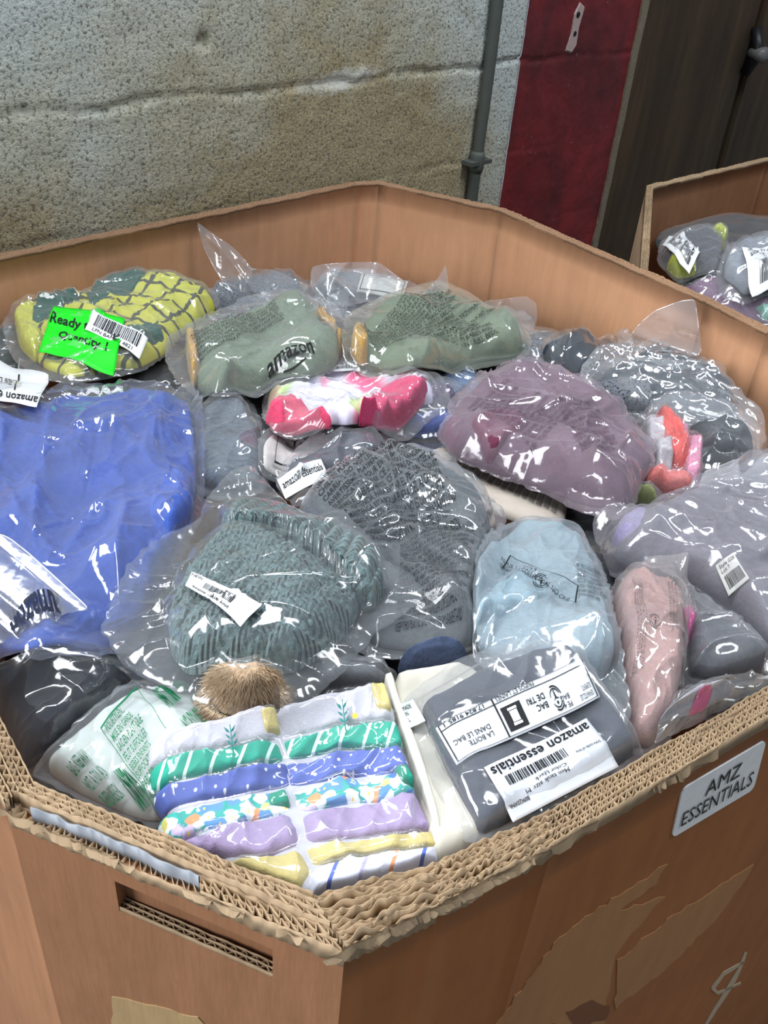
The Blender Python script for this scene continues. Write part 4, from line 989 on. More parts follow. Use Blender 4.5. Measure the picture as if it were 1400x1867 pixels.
flap(s, [(590, 545), (640, 520), (632, 560), (640, 590), (625, 620), (605, 580)], (620, 590), .93, (.1, -1, .3), F_LIT, sd=22, amp=.006)

# --- mauve
MAU = cloth('664c5e', 600, .15)
s = bag('bagged_garment', 'large mauve garment in a cloudy pleated plastic bag right of centre', 'garment', [
        G('garment', [(808, 770), (830, 728), (870, 685), (930, 664), (1000, 668), (1060, 695), (1130, 750), (1185, 795), (1190, 830), (1165, 880), (1140, 925), (1080, 925), (1000, 892), (900, 850), (830, 815)], .075, MAU, p=2.6, fold=(-35, 20, .007), c=(1000, 785)),
        G('plum_layer', [(850, 780), (890, 750), (950, 755), (960, 800), (900, 820)], .075, cloth('6e2f4a'), p=14, fold=(-35, 20, .007), z=.002, K=40)],
        [(795, 785), (818, 725), (862, 678), (935, 655), (1005, 660), (1068, 688), (1140, 745), (1197, 795), (1195, 840), (1172, 880), (1150, 940), (1110, 950), (1050, 930), (1000, 900), (900, 862), (825, 828)], film(.21, 'd8c4d2', .08), crk=.014, level=.05, ang=-40, tent=.6, an=7)
printed(s, [(850, 745), (930, 690), (1060, 740), (970, 830)], warn(14, 8), mat=plain('4e3c4c', .7, 'ink'), bold=0.0)
printed(s, [(1010, 720), (1080, 730), (1140, 830), (1060, 830)], warn(12, 2), mat=plain('4e3c4c', .7, 'ink'), bold=0.0)
# --- charcoal knit
knit = lambda u, v, x, y: .0012 * np.sin(u * 700) * np.cos(v * 700)
s = bag('knit_garment', 'large charcoal knit garment in the middle under film printed with black text', 'garment', [
        G('garment', [(545, 920), (590, 870), (650, 835), (720, 810), (780, 812), (830, 850), (880, 900), (900, 950), (880, 1010), (865, 1100), (862, 1180), (780, 1190), (690, 1180), (640, 1130), (600, 1030)], .06, cloth('586064', 500, .2), p=3, fold=(-30, 16, .010), det=knit, c=(740, 1000))],
        [(540, 930), (560, 890), (610, 850), (690, 808), (750, 792), (800, 805), (870, 870), (930, 930), (900, 1000), (880, 1100), (866, 1190), (780, 1205), (660, 1200), (600, 1130), (565, 1030)], F_GRY, crk=.007, level=.045, ang=10, tent=.45)
printed(s, [(560, 905), (760, 812), (850, 960), (680, 985)], warn(13, 0), bold=.01)
printed(s, [(730, 990), (880, 965), (862, 1150), (720, 1155)], warn(16, 6), bold=0.0)
# --- dark corner bag, white printed bag
s = bag('bagged_garment', 'dark navy shiny garment in the near left corner below the royal blue one', 'garment', [
        G('garment', [(-30, 1240), (40, 1215), (150, 1210), (240, 1210), (245, 1235), (180, 1290), (100, 1350), (45, 1410), (10, 1370), (-20, 1320)], .05, cloth('141a29'), fold=(30, 18, .012))],
        [(-40, 1230), (40, 1200), (160, 1195), (260, 1200), (262, 1240), (190, 1300), (110, 1360), (50, 1425), (10, 1390), (-40, 1330)], film(.04, 'ffffff', .10), crk=.009, level=.0)
s = bag('bagged_garment', 'white garment under film printed with green warnings, left of the baby clothes pack', 'garment', [
        G('garment', [(80, 1390), (130, 1340), (190, 1285), (260, 1235), (330, 1240), (430, 1310), (460, 1360), (320, 1480), (280, 1500), (160, 1450)], .03, plain('d3dcd8', .7, 'white_fabric'), p=5, fold=(40, 10, .004), c=(280, 1380))],
        [(50, 1405), (110, 1345), (180, 1280), (262, 1222), (340, 1230), (450, 1310), (480, 1370), (330, 1500), (280, 1510), (150, 1460)], F_LIT, crk=.006, level=.01, ang=60)
def greenblk(q, body): printed(s, q, body, INKGREEN, .012, .0016)
greenblk([(190, 1325), (245, 1262), (330, 1400), (280, 1475)], "POLIETYLEN...\nMISE EN GARDE:\nSAC EN PLASTIQUE\nPEUT SUFFOQUER\nBEBES ENFANTS\nSUFFOCATION DANGER\nPARC POUSSETTE\nSAC N'EST PAS")
greenblk([(275, 1262), (300, 1246), (400, 1350), (368, 1362)], "AVERTISSEMENT\nNOT A TOY CRIBS")
greenblk([(310, 1250), (350, 1240), (450, 1330), (415, 1345)], "KEEP BAG AWAY FROM\nCHILDREN. DO NOT USE\nIN CRIBS, BEDS")
greenblk([(120, 1400), (150, 1370), (235, 1450), (200, 1470)], "BAG. KEEP AWAY\nNOT A TOY. ADV\nBUITEN BEREIK")
printed(s, [(205, 1412), (222, 1398), (282, 1470), (262, 1482)], "ADVERTENCIA", INKGREEN, .04, .0018)
Q = surf_quad(s, [(183, 1330), (250, 1255), (345, 1400), (285, 1485)]); V, F = frame(0, 0, 1, 1, .02, 14); on_surface(s, 'printed_border', V, F, INKGREEN, Q, s.root, .0018)

# --- royal blue
zipd = lambda u, v, x, y: -.0022 * np.exp(-((np.abs(u + .012) - .004) / .0012) ** 2)
s = bag('zip_jacket', 'large royal blue folded jacket in a clear shiny bag at the left', 'jacket', [
        G('jacket', [(-60, 720), (20, 735), (110, 702), (240, 692), (340, 690), (352, 760), (356, 850), (352, 925), (310, 1010), (262, 1140), (190, 1180), (60, 1195), (-60, 1190)], .050, cloth('4563be', 500, .10), p=7, fold=(75, 13, .014), det=zipd, rot=8, K=70, N=220, c=(150, 950)),
        G('folded_sleeve', [(255, 1000), (280, 900), (330, 840), (352, 850), (352, 920), (318, 1000), (275, 1110), (245, 1130)], .058, cloth('4b6bca', 500, .10), p=4, K=30, N=100)],
        [(-70, 690), (0, 682), (60, 690), (140, 678), (240, 676), (345, 664), (368, 700), (374, 800), (372, 925), (330, 1010), (270, 1160), (195, 1198), (60, 1212), (-70, 1205)], film(.09, 'dfe6ff', .085, rough=.07), crk=.010, level=.02, ang=75, tent=.9, FK=130, FN=420, slack=.03)
sticker(s, [(66, 738), (-50, 727), (-48, 672), (90, 694)], [('amazon essentials', (.02, .74, 1.1, .96), .01), ('Zip jacket\nsize L  royal', (.42, .15, .85, .55))], [], frames=[(.36, .05, .38, .66, .02, 4)])
printed(s, [(114, 1118), (22, 1158), (14, 1122), (106, 1082)], 'amazon', cloth('1c2440'), .03, .0022, 'printed_logo')

flap(s, [(-40, 960), (15, 978), (50, 1005), (100, 1050), (168, 1113), (120, 1118), (96, 1135), (60, 1172), (-40, 1178)], (60, 1165), .965, (-.05, -.45, .89), film(.05, 'ffffff', .24, rough=.14), sd=41, amp=.006)  # film sheet added and tilted to mirror the skylight as a bright wedge
# --- right edge
s = bag('bagged_garment', 'big grey garment with a pale lavender end at the right edge', 'garment', [
        G('garment', [(1110, 960), (1160, 925), (1240, 900), (1330, 850), (1440, 820), (1480, 1000), (1460, 1150), (1400, 1210), (1340, 1120), (1270, 1060), (1180, 1040), (1115, 1020)], .07, cloth('77757f', 500, .12), p=3, fold=(-25, 14, .010), c=(1310, 980)),
        G('lavender_end', [(1112, 990), (1125, 955), (1165, 932), (1195, 945), (1215, 985), (1190, 1020), (1140, 1040), (1115, 1025)], .074, cloth('9a94b8'), K=30, N=90)],
        [(1085, 925), (1130, 915), (1170, 915), (1240, 895), (1300, 850), (1400, 815), (1480, 800), (1500, 1000), (1480, 1180), (1400, 1240), (1330, 1140), (1260, 1080), (1170, 1062), (1110, 1040), (1092, 980)], film(.17, 'dcd9e2', .09), crk=.012, level=.03, ang=-55, tent=.55, FK=110)
sticker(s, [(1303, 1035), (1336, 1010), (1364, 1060), (1328, 1088)], [('Style G20\nLot 7', (.1, .65, .9, .92))], [(.12, .12, .9, .55)], name='barcode_label', mat=plain('c9c8c4'))
flap(s, [(1270, 900), (1282, 860), (1310, 850), (1345, 835), (1350, 870), (1400, 820), (1420, 880), (1350, 920)], (1330, 910), .965, (-.2, -1, .6), F_HZ, sd=31, amp=.010)
s = bag('bagged_garment', 'grey garment with a hot pink clip, right of the dusty pink bundle', 'garment', [
        G('garment', [(1255, 1130), (1290, 1110), (1340, 1130), (1385, 1180), (1390, 1230), (1300, 1250), (1250, 1240)], .035, cloth('5a5c64')),
        G('pink_clip', [(1236, 1110), (1250, 1098), (1264, 1104), (1266, 1140), (1252, 1180), (1240, 1200), (1236, 1150)], .045, plain('f03fa0', .4, 'pink_plastic'), K=20, N=60, fold=(90, 60, .006))],
        [(1225, 1100), (1245, 1060), (1262, 1050), (1300, 1080), (1350, 1120), (1395, 1180), (1400, 1240), (1300, 1262), (1225, 1250)], F_LIT, crk=.008, level=.03)
PNK = cloth('b8938f', 500, .12)
s = bag('bagged_garment', 'dusty pink garment standing in a clear bag beside the pale blue bundle', 'garment', [
        G('garment', [(1118, 1075), (1140, 1035), (1180, 1015), (1235, 1022), (1250, 1080), (1245, 1160), (1240, 1240), (1215, 1330), (1185, 1370), (1150, 1360), (1130, 1250), (1115, 1150)], .06, PNK, p=3, fold=(85, 30, .006), c=(1180, 1190))],
        [(1108, 1085), (1128, 1035), (1175, 1008), (1225, 995), (1262, 985), (1266, 1060), (1258, 1150), (1250, 1260), (1225, 1350), (1190, 1385), (1145, 1375), (1120, 1260), (1106, 1150)], film(.12, 'f0e4e2', .09), crk=.010, level=.04, ang=80, FK=100)
printed(s, [(1168, 1060), (1168, 1240), (1148, 1240), (1148, 1060)], warn(4, 3), bold=0.0, mat=INKG)
printed(s, [(1232, 1060), (1230, 1160), (1214, 1160), (1216, 1060)], warn(3, 7), bold=0.0, mat=INKG)
shape_print(s, [(1178, 1128), (1206, 1128), (1206, 1152), (1178, 1152)], TRIMAN, INKG, 'recycling_sign')

# --- pale blue
s = bag('bagged_garment', 'pale blue fleece garment in a cloudy bag beside the grey packet', 'garment', [
        G('garment', [(875, 990), (900, 955), (950, 940), (1010, 945), (1060, 970), (1090, 1030), (1110, 1120), (1120, 1200), (1080, 1260), (960, 1220), (880, 1190), (868, 1100)], .055, cloth('94a9b4', 500, .12), p=3, fold=(-20, 16, .010), c=(985, 1080)),
        G('pale_sleeve', [(872, 1090), (900, 1040), (950, 1035), (1000, 1060), (1010, 1100), (960, 1140), (890, 1170), (868, 1140)], .064, cloth('a9c8d6', 500, .10), p=2.6, K=36)],
        [(868, 1000), (885, 960), (935, 937), (1000, 935), (1065, 958), (1105, 1020), (1120, 1100), (1140, 1200), (1150, 1300), (1130, 1370), (1040, 1330), (940, 1250), (866, 1200), (862, 1100)], film(.17, 'dfeaf2', .09), crk=.009, level=.045, ang=50)
printed(s, [(915, 1012), (1050, 1075), (1035, 1098), (912, 1030)], "FRPUR 2 - LDPE 4\nSEPARATE COLLECTION  NO CRIB", INK, 0.0, .0018)
Q = surf_quad(s, [(930, 1010), (1055, 1068), (1050, 1100), (915, 1032)]); V, F = frame(0, 0, 1, 1, .03, 10); on_surface(s, 'printed_border', V, F, INK, Q, s.root, .0018)
shape_print(s, [(972, 1046), (1004, 1050), (1000, 1078), (968, 1072)], TRIMAN, INK, 'recycling_sign', eps=.002)
printed(s, [(1050, 1030), (1105, 1050), (1110, 1110), (1055, 1085)], warn(7, 9), bold=0.0)
s = bag('denim_garment', 'small folded blue denim corner showing above the cream box', 'garment', [G('garment', [(725, 1200), (760, 1180), (820, 1178), (855, 1200), (840, 1240), (740, 1240)], .035, cloth('4a5876', 300, .25))], level=.02)
s = bag('crumpled_bag', 'crumpled clear bag over grey fabric behind the baby clothes pack', 'plastic bag', [G('grey_fabric', [(560, 1240), (620, 1205), (690, 1205), (715, 1240), (690, 1275), (580, 1285)], .03, cloth('5c6064'))],
        [(540, 1250), (600, 1195), (690, 1190), (730, 1225), (715, 1280), (580, 1305)], F_LIT, crk=.016, level=.02, FK=70, FN=220)

# --- beanie
def knitmat(col, su, sv, name):
    t = NT(name); v = t.coord('UV'); sx = t.n('ShaderNodeSeparateXYZ'); t.l(v, sx.inputs[0]); nz = t.noise(t.coord('Object'), 300, 3, .7)
    tri = t.math('ABSOLUTE', t.math('SUBTRACT', t.math('FRACT', t.math('MULTIPLY', sx.outputs[0], su)), .5))
    sk = t.math('ADD', t.math('MULTIPLY', sx.outputs[1], sv), t.math('MULTIPLY', tri, 1.6))
    st = t.math('ABSOLUTE', t.math('SUBTRACT', t.math('FRACT', sk), .5))
    hgt = t.math('ADD', t.math('ADD', t.math('MULTIPLY', t.math('SUBTRACT', .5, st), 1.4), t.math('MULTIPLY', t.math('SUBTRACT', .5, t.math('ABSOLUTE', t.math('SUBTRACT', tri, .25))), 1.0)), t.math('MULTIPLY', nz, .5))
    c = tuple(x * .74 for x in lin(col)[:3]); cc = t.ramp(nz, [(.35, tuple(x * .78 for x in c)), (.65, tuple(x * 1.25 for x in c))])
    return t.bsdf(cc, .95, hgt, 1.0, .0045, .2)
TEAL = knitmat('6f8b8c', 95, 190, 'cable_knit_wool'); TEAL2 = knitmat('6f8b8c', 190, 95, 'rib_knit_wool')
def cable(u, v, x, y):
    w_ = u * 36 + .22 * np.sin(v * 130); st = np.abs(np.sin(w_ * math.pi)) ** .55
    f = np.abs(np.sin((u * 150) * math.pi + np.sin(v * 130) * .8))
    return .0105 * st + .0016 * f * st + .0013 * np.sin(v * 900 + 2.5 * np.abs(np.sin(u * 150 * math.pi))) - .004
def ribk(u, v, x, y):
    w_ = v * 66; st = np.abs(np.sin(w_ * math.pi)) ** .5
    return .0115 * st + .0010 * np.cos(u * 1000 + 2 * st) * st - .004
s = bag('knitted_beanie', 'sage teal cable knit beanie with a tan pompom in a clear bag, centre front', 'hat', [
        G('crown', [(395, 975), (430, 955), (490, 965), (600, 1040), (660, 1085), (640, 1130), (590, 1190), (540, 1225), (470, 1235), (400, 1230), (340, 1230), (312, 1190), (305, 1120), (335, 1050)], .062, TEAL, p=2.8, fold=(-30, 16, .0024), det=cable, rot=-62, K=130, N=420, c=(450, 1110)),
        G('ribbed_cuff', [(400, 925), (440, 905), (490, 915), (560, 955), (640, 1010), (690, 1045), (702, 1080), (680, 1110), (645, 1120), (620, 1090), (560, 1050), (500, 1010), (440, 985), (405, 965)], .082, TEAL2, p=3, fold=(-30, 14, .002), det=ribk, rot=-24 + 90, K=110, N=420, c=(545, 1010)),
        G('pompom', [(378, 1238), (420, 1222), (470, 1218), (508, 1238), (512, 1272), (482, 1300), (440, 1308), (402, 1290)], .058, cloth('c9ac8c', 300, .3), p=2.2, K=40, fold=(80, 60, .002))],
        [(178, 1140), (205, 1075), (240, 1010), (300, 960), (365, 935), (372, 900), (420, 845), (455, 832), (480, 860), (520, 905), (600, 940), (680, 1000), (765, 1050), (772, 1085), (735, 1115), (690, 1145), (640, 1205), (590, 1260), (520, 1300), (440, 1312), (380, 1290), (300, 1250), (230, 1215)],
        film(.08, 'e3e9ee', .085), crk=.012, level=.055, ang=-40, tent=.38, FK=150, FN=460, fc=(470, 1090))
HPg = []
rr_ = random.Random(5); gpom = None
def fur(s, ctr, n, mat, sd=1, R=.026):
    r = random.Random(sd); V = []; F = []
    c = march([ctr], s.B)[0]
    for k in range(n):
        a = r.uniform(0, 2 * math.pi); q = math.sqrt(r.random()); x = c[0] + math.cos(a) * q * R * 1.15; y = c[1] + math.sin(a) * q * R * .9
        z = float(s.gtop(np.array([x]), np.array([y]))[0]) - .001
        t = np.array([math.cos(a) * (.5 + q) + r.uniform(-.7, .7), math.sin(a) * (.5 + q) - .2 + r.uniform(-.7, .7), r.uniform(.05, .55) - q * .4]); t /= np.linalg.norm(t); L = r.uniform(.006, .013)
        p = np.array([x, y, z]); w_ = np.cross(t, [0, 0, 1.0]) * .0004; b = len(V); V += [p - w_, p + w_, p + t * L * .6 + np.array([0, 0, -.0008]), p + t * L + np.array([0, 0, -.003])]; F += [(b, b + 1, b + 2), (b, b + 2, b + 3)]
    return mesh('pompom_fur', V, F, mat, s.root)
fo = fur(s, (447, 1268), 3600, plain('dcc4a6', .8, 'tan_fur'), 5); fo['kind'] = 'stuff'
sticker(s, [(350, 1047), (478, 1108), (438, 1138), (338, 1072)], [('beanie cable knit', (.12, .10, .75, .26), .01), ('NEW', (.02, .72, .2, .9))], [(.26, .36, .72, .72)], name='barcode_label', eps=.004)

# --- cream box with the grey packet
s = bag('shallow_carton', 'cream cardboard carton lying under the grey packet', 'carton', [G('carton', [(712, 1212), (850, 1192), (1000, 1300), (960, 1500), (800, 1565), (785, 1560), (745, 1400)], .022, plain('cfcabc', .7, 'cream_board'), p=14, q=2.0, fold=(0, 5, .0), K=40, N=200, c=(830, 1380)),
        G('carton_lip', [(700, 1218), (716, 1212), (765, 1400), (806, 1562), (792, 1566), (745, 1420)], .026, plain('dedacd', .7, 'cream_board'), p=10, fold=(0, 5, .0), K=20, N=80)], level=.02, drape=8)
PG = cloth('474c58', 600, .10)
s = bag('garment_packet', 'flat charcoal garment packet with white labels lettered upside down, front right', 'garment packet', [
        G('garment', [(768, 1282), (800, 1262), (870, 1222), (960, 1188), (1035, 1166), (1050, 1182), (1105, 1275), (1160, 1368), (1150, 1392), (1050, 1450), (890, 1530), (868, 1515), (820, 1410)], .020, PG, p=12, fold=(-25, 7, .003), c=(970, 1350), N=240)],
        [(722, 1290), (745, 1262), (800, 1215), (880, 1175), (960, 1150), (1025, 1146), (1060, 1170), (1110, 1250), (1178, 1378), (1160, 1400), (1000, 1490), (875, 1540), (840, 1535), (790, 1450), (745, 1360)], film(.13, 'e2e6ee', .09), crk=.005, level=.035, ang=-25, tent=.6, drape=7, FK=100, FN=340)
# text is upside down in the photograph: the reading corners run from lower right to upper left
R1 = [(832, 1397), (1093, 1273), (1060, 1205), (795, 1322)]
o_, Q_ = sticker(s, [R1[1], R1[0], R1[3], R1[2]], [("FRIPOS ET LAINES", (.36, .02, .62, .13), .0), ("SEPARATEZ LES\nELEMENTS", (.03, .60, .12, .9)), ("BAC\nDE TRI", (.33, .36, .45, .72), .01), ("LA BOITE\nDANS LE BAC", (.72, .5, .96, .8)), ("17.824 9185 1", (.70, .03, .96, .13), .01), ("PE 4\nBAG", (.18, .6, .24, .9))],
                 mat=plain('cdd1d6', .5), frames=[(.01, .01, .99, .97, .010, 14), (.01, .16, .99, .162, .010, 14), (.64, .01, .642, .97, .01, 4)], blocks=[(.49, .30, .62, .88)], label='white recycling label')
on_surface(s, 'recycling_sign', sub(np.array([q for p in TRIMAN for q in p]), (.22, .28, .31, .9)), [tuple(range(sum(len(p) for p in TRIMAN[:i]), sum(len(p) for p in TRIMAN[:i + 1]))) for i in range(len(TRIMAN))], INK, Q_, o_, .003)
V, F = rects([(.525, .38, .585, .44), (.53, .46, .58, .72), (.525, .74, .585, .80)]); on_surface(s, 'bin_symbol', V, F, WHITE, Q_, o_, .0034)
sticker(s, [(1128, 1398), (935, 1500), (882, 1402), (1068, 1312)], [('amazon essentials', (.03, .06, .97, .25), .012), ('Men tank size M\nColor black', (.40, .55, .80, .72)), ('B09Q2XNL', (.80, .74, .98, .82), .01), ('Style code of tank', (.03, .45, .28, .53))], [(.34, .30, .90, .48)], mat=plain('dfe2e8', .5), label='white label lettered amazon essentials upside down')
sticker(s, [(722, 1290), (752, 1277), (775, 1318), (745, 1330)], [('MADE\nIN\nL', (.2, .2, .7, .85))], mat=plain('dfe9e6', .5), name='size_sticker')
# --- pink clip bag
s = bag('bagged_garment', 'clear bag with a pink clip at the rim behind the white sign', 'garment', [
        G('garment', [(1200, 1325), (1235, 1275), (1290, 1255), (1350, 1245), (1360, 1262), (1300, 1300), (1220, 1345)], .022, cloth('b9b7c0')),
        G('pink_clip', [(1258, 1306), (1266, 1284), (1280, 1268), (1298, 1264), (1308, 1276), (1296, 1296), (1274, 1314)], .030, plain('ff4a9c', .4, 'pink_plastic'), K=20, N=60, z=.004, fold=(60, 60, .001))],
        [(1190, 1350), (1210, 1300), (1240, 1250), (1300, 1238), (1400, 1228), (1420, 1250), (1330, 1300), (1200, 1365)], F_CLR, crk=.006, level=.052)

# --- the baby clothes pack
def stripes(cols, n, name, rotm=0, wid=.14):
    t = NT(name); v = t.coord('UV'); sx = t.n('ShaderNodeSeparateXYZ'); t.l(v, sx.inputs[0])
    f = t.math('FRACT', t.math('MULTIPLY', sx.outputs[0], n)); st = [(0.0, cols[0])]
    k = len(cols) - 1
    for i, c in enumerate(cols[1:]): st += [(i / k + (1 - wid) / k, c), (min(.999, (i + 1) / k), cols[0])]
    return t.bsdf(t.ramp(f, st, 'CONSTANT'), .85, t.noise(v, 900, 2), .2, .001)
def dots():
    t = NT('dotted_blue_cotton'); v = t.coord('UV'); vo = t.n('ShaderNodeTexVoronoi'); vo.inputs['Scale'].default_value = 150; vo.inputs['Randomness'].default_value = .25; t.l(v, vo.inputs['Vector'])
    return t.bsdf(t.ramp(vo.outputs['Distance'], [(0.14, 'dfe2f2'), (0.2, '5666ac')]), .85)
def floral():
    t = NT('floral_cotton'); v = t.coord('UV'); nz = t.n('ShaderNodeTexNoise'); nz.inputs['Scale'].default_value = 160; t.l(v, nz.inputs['Vector'])
    vv = t.n('ShaderNodeMix', data_type='VECTOR'); vv.inputs[0].default_value = .006; t.l(v, vv.inputs[4]); t.l(nz.outputs['Color'], vv.inputs[5])
    vo = t.n('ShaderNodeTexVoronoi'); vo.inputs['Scale'].default_value = 130; t.l(vv.outputs[1], vo.inputs['Vector'])
    hue = t.n('ShaderNodeSeparateColor'); t.l(vo.outputs['Color'], hue.inputs[0])
    c = t.ramp(hue.outputs[0], [(0.0, 'e9eef0'), (.25, '5b8fc4'), (.42, 'd9d27a'), (.55, 'e8f0f2'), (.70, '3f6fb5'), (.82, 'e49468'), (.90, 'c8b6d8')], 'CONSTANT')
    m = t.ramp(vo.outputs['Distance'], [(0.0, 'f2d25a'), (0.12, 'f2d25a')], 'CONSTANT')
    ctr = t.ramp(vo.outputs['Distance'], [(0.13, 1.0), (0.16, 0.0)]); c = t.mix(ctr, c, m)
    c = t.mix(t.ramp(vo.outputs['Distance'], [(0.60, 0.0), (0.68, 1.0)]), c, lin('3fa39a')); return t.bsdf(c, .85)
COT = dict(white=cloth('dcdbe6', 700, .05), yellow=cloth('e6d48c', 700, .08), teal=stripes(['2c9c86', 'cfe8e0'], 62, 'teal_striped_cotton'), blue=dots(), floral=floral(), lilac=cloth('b7a3cc', 700, .07),
           strp=stripes(['d6daea', 'e59a70', '5064b4', 'b0aacb'], 20, 'striped_cotton'), green=cloth('1f9c80', 700, .1))
def roll(nm, pts, mat, T=.026, rot=0, z=0.0, f=.003):
    P = np.array(pts, float); c0 = P.mean(0); pts = c0 + (P - c0) * np.array([1.11, 1.15]); T = T * .62 + .004
    return G(nm, pts, T, COT[mat], p=8, q=2, K=30, N=150, fold=(70, 34, f), rot=rot, z=z)
rows = [
 ('folded_bodysuit', [(506, 1308), (600, 1275), (698, 1250), (712, 1322), (610, 1345), (512, 1372)], 'white'), ('teal_bodysuit', [(512, 1364), (610, 1342), (716, 1318), (726, 1372), (620, 1388), (524, 1412)], 'teal'),
 ('dotted_bodysuit', [(520, 1408), (620, 1388), (724, 1362), (738, 1420), (630, 1440), (530, 1460)], 'blue'), ('floral_bodysuit', [(528, 1456), (630, 1436), (738, 1415), (750, 1462), (640, 1490), (545, 1510)], 'floral'),
 ('lilac_bodysuit', [(545, 1505), (640, 1485), (750, 1450), (778, 1528), (660, 1550), (552, 1566)], 'lilac'), ('yellow_bodysuit', [(552, 1562), (660, 1550), (780, 1520), (790, 1556), (670, 1580), (566, 1606)], 'yellow'),
 ('striped_bodysuit', [(566, 1602), (670, 1576), (790, 1552), (800, 1600), (690, 1640), (576, 1670)], 'strp'),
 ('folded_bodysuit', [(283, 1360), (390, 1328), (500, 1304), (512, 1370), (400, 1392), (282, 1412)], 'white'), ('teal_bodysuit', [(282, 1408), (390, 1388), (505, 1364), (518, 1408), (400, 1436), (286, 1458)], 'teal'),
 ('dotted_bodysuit', [(286, 1456), (400, 1434), (520, 1402), (528, 1452), (420, 1474), (310, 1496)], 'blue'), ('floral_bodysuit', [(296, 1500), (420, 1474), (520, 1450), (532, 1500), (440, 1524), (318, 1550)], 'floral'),
 ('lilac_bodysuit', [(322, 1552), (440, 1520), (528, 1492), (548, 1560), (480, 1590), (350, 1605)], 'lilac'), ('yellow_bodysuit', [(400, 1608), (480, 1580), (546, 1562), (566, 1606), (540, 1640), (440, 1655)], 'yellow')]
gl = [G('folded_stack', [(285, 1365), (500, 1305), (700, 1255), (725, 1330), (795, 1600), (680, 1650), (560, 1660), (400, 1610), (300, 1500)], .017, COT['white'], p=13, fold=(0, 20, .002), c=(530, 1470))] + [roll(a, p, m, rot=-14, T=.030 if m != 'white' else .026) for a, p, m in rows]
gl += [roll('yellow_binding', [(672, 1262), (700, 1252), (712, 1318), (684, 1328)], 'yellow', T=.030), roll('yellow_binding', [(474, 1314), (502, 1306), (512, 1362), (484, 1372)], 'yellow', T=.030),
       roll('green_binding', [(486, 1462), (520, 1452), (530, 1496), (492, 1506)], 'green', T=.034), roll('green_binding', [(715, 1420), (738, 1414), (752, 1458), (728, 1468)], 'green', T=.034)]
s = bag('baby_bodysuit_pack', 'clear pack of pastel folded baby bodysuits in two columns at the near rim', 'baby clothes pack', gl,
        [(276, 1360), (385, 1318), (500, 1292), (600, 1262), (700, 1238), (725, 1300), (752, 1400), (800, 1570), (800, 1620), (700, 1660), (560, 1690), (420, 1650), (320, 1560), (280, 1470)], film(.055, 'ffffff', .07), crk=.0045, level=.02, ang=-60, tent=.5, drape=12, FK=100, FN=320, slack=.02, fc=(530, 1470))
leaf = []
for k in range(3):
    for sg_ in (-1, 1):
        bx, by = .5 - .02 * k, .25 + k * .2; a = math.radians(90 + sg_ * 42); L = .28
        leaf.append([(bx, by), (bx + L * .5 * math.cos(a - .25), by + L * .5 * math.sin(a - .25)), (bx + L * math.cos(a), by + L * math.sin(a)), (bx + L * .5 * math.cos(a + .25), by + L * .5 * math.sin(a + .25))])
leaf.append([(.48, .02), (.52, .02), (.49, .9), (.46, .9)])
LEAF = plain('2f7f7c', .8, 'print')
shape_print(s, [(596, 1284), (652, 1270), (658, 1330), (602, 1344)], leaf, LEAF, 'leaf_print', eps=.0026); shape_print(s, [(392, 1330), (448, 1318), (454, 1370), (398, 1384)], leaf, LEAF, 'leaf_print', eps=.0026)
shape_print(s, [(640, 1300), (652, 1297), (654, 1308), (642, 1311)], [[(.5 + .5 * math.cos(a), .5 + .5 * math.sin(a)) for a in np.linspace(0, 6, 9)]], plain('e8c25a', .8, 'print'), 'flower_print')

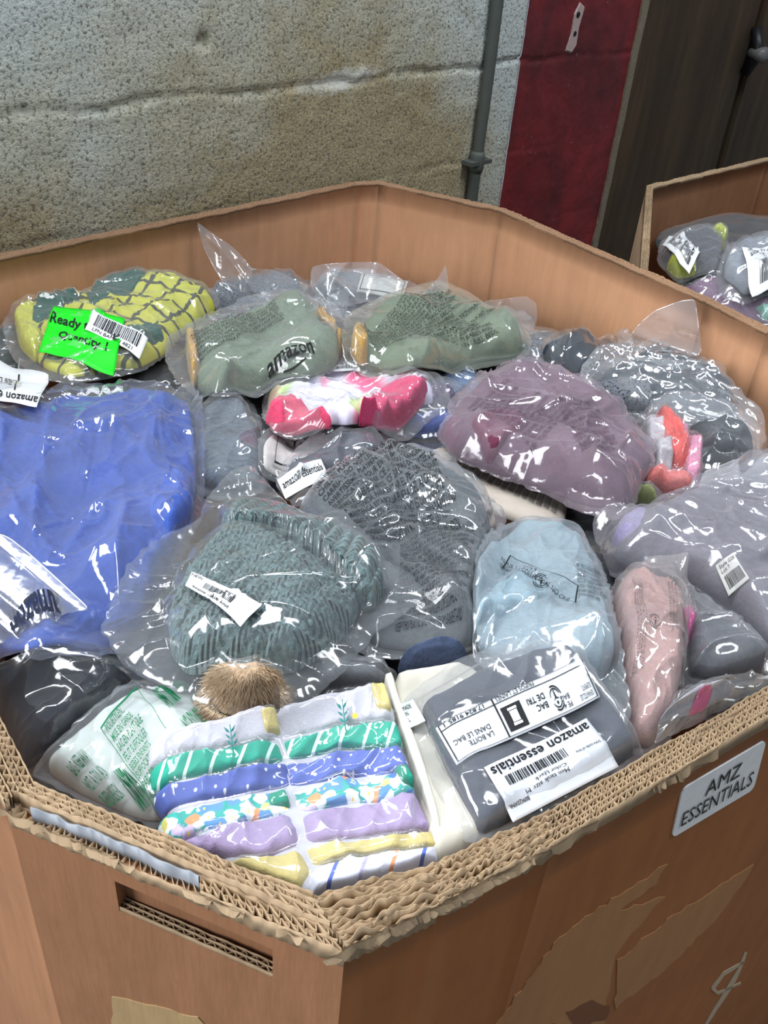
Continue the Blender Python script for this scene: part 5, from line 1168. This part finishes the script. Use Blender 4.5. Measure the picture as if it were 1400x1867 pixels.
# ------------------------------------------------------------------ what fills the second box
INNER = SEC
H0b = shepard([(1250, 480, -.09), (1350, 480, -.08), (1390, 560, -.075), (1300, 540, -.08), (1200, 450, -.10)], .12)
H0 = H0b; H = H0b - .01
bag('folded_garment', 'dark bagged garment deep in the second box', 'garment', [G('garment', [(1180, 420), (1300, 380), (1460, 400), (1500, 560), (1400, 600), (1250, 540)], .02, DGR, K=24, N=80)], [(1180, 420), (1300, 380), (1460, 400), (1500, 560), (1400, 600), (1250, 540)], F_CLR, FK=40, FN=130, level=-.02, poly=SEC)
s = bag('bagged_garment', 'mint and purple garments in a clear bag low in the second box', 'garment', [G('garment', [(1230, 520), (1300, 500), (1400, 540), (1440, 600), (1330, 570)], .03, cloth('8a6a86')), G('mint_layer', [(1370, 555), (1410, 545), (1440, 590), (1390, 590)], .036, cloth('9fdccb'), K=20)],
        [(1215, 515), (1290, 492), (1400, 520), (1460, 600), (1330, 590)], F_LIT, poly=SEC, FK=60, FN=180)
s = bag('tennis_garment', 'black and lime green garment with a barcode in the second box', 'garment', [
        G('dark_layer', [(1205, 470), (1230, 430), (1290, 415), (1320, 440), (1310, 490), (1240, 505)], .045, cloth('4a4d55')), G('lime_layer', [(1215, 480), (1235, 455), (1270, 470), (1268, 500), (1230, 508)], .052, cloth('c3cf3a'), K=24), G('lime_layer', [(1290, 430), (1308, 418), (1325, 440), (1315, 460)], .052, cloth('c3cf3a'), K=24)],
        [(1197, 475), (1205, 432), (1260, 405), (1310, 405), (1335, 440), (1325, 500), (1240, 520)], F_LIT, poly=SEC, FK=70, FN=220, level=.01)
sticker(s, [(1220, 430), (1275, 462), (1262, 478), (1208, 442)], bars=[(.15, .2, .9, .8)], name='barcode_label')
s = bag('bagged_garment', 'grey garment with a white label at the right of the second box', 'garment', [
        G('garment', [(1318, 490), (1340, 440), (1400, 425), (1450, 450), (1440, 530), (1360, 545)], .05, cloth('8d95a0'))], [(1305, 500), (1330, 435), (1390, 410), (1460, 430), (1460, 545), (1360, 560), (1310, 540)], F_LIT, poly=SEC, FK=70, FN=220, level=.015)
sticker(s, [(1352, 452), (1410, 448), (1425, 515), (1378, 520)], [('Style 77-B\nSize M', (.15, .7, .85, .92))], [(.3, .15, .8, .5)])
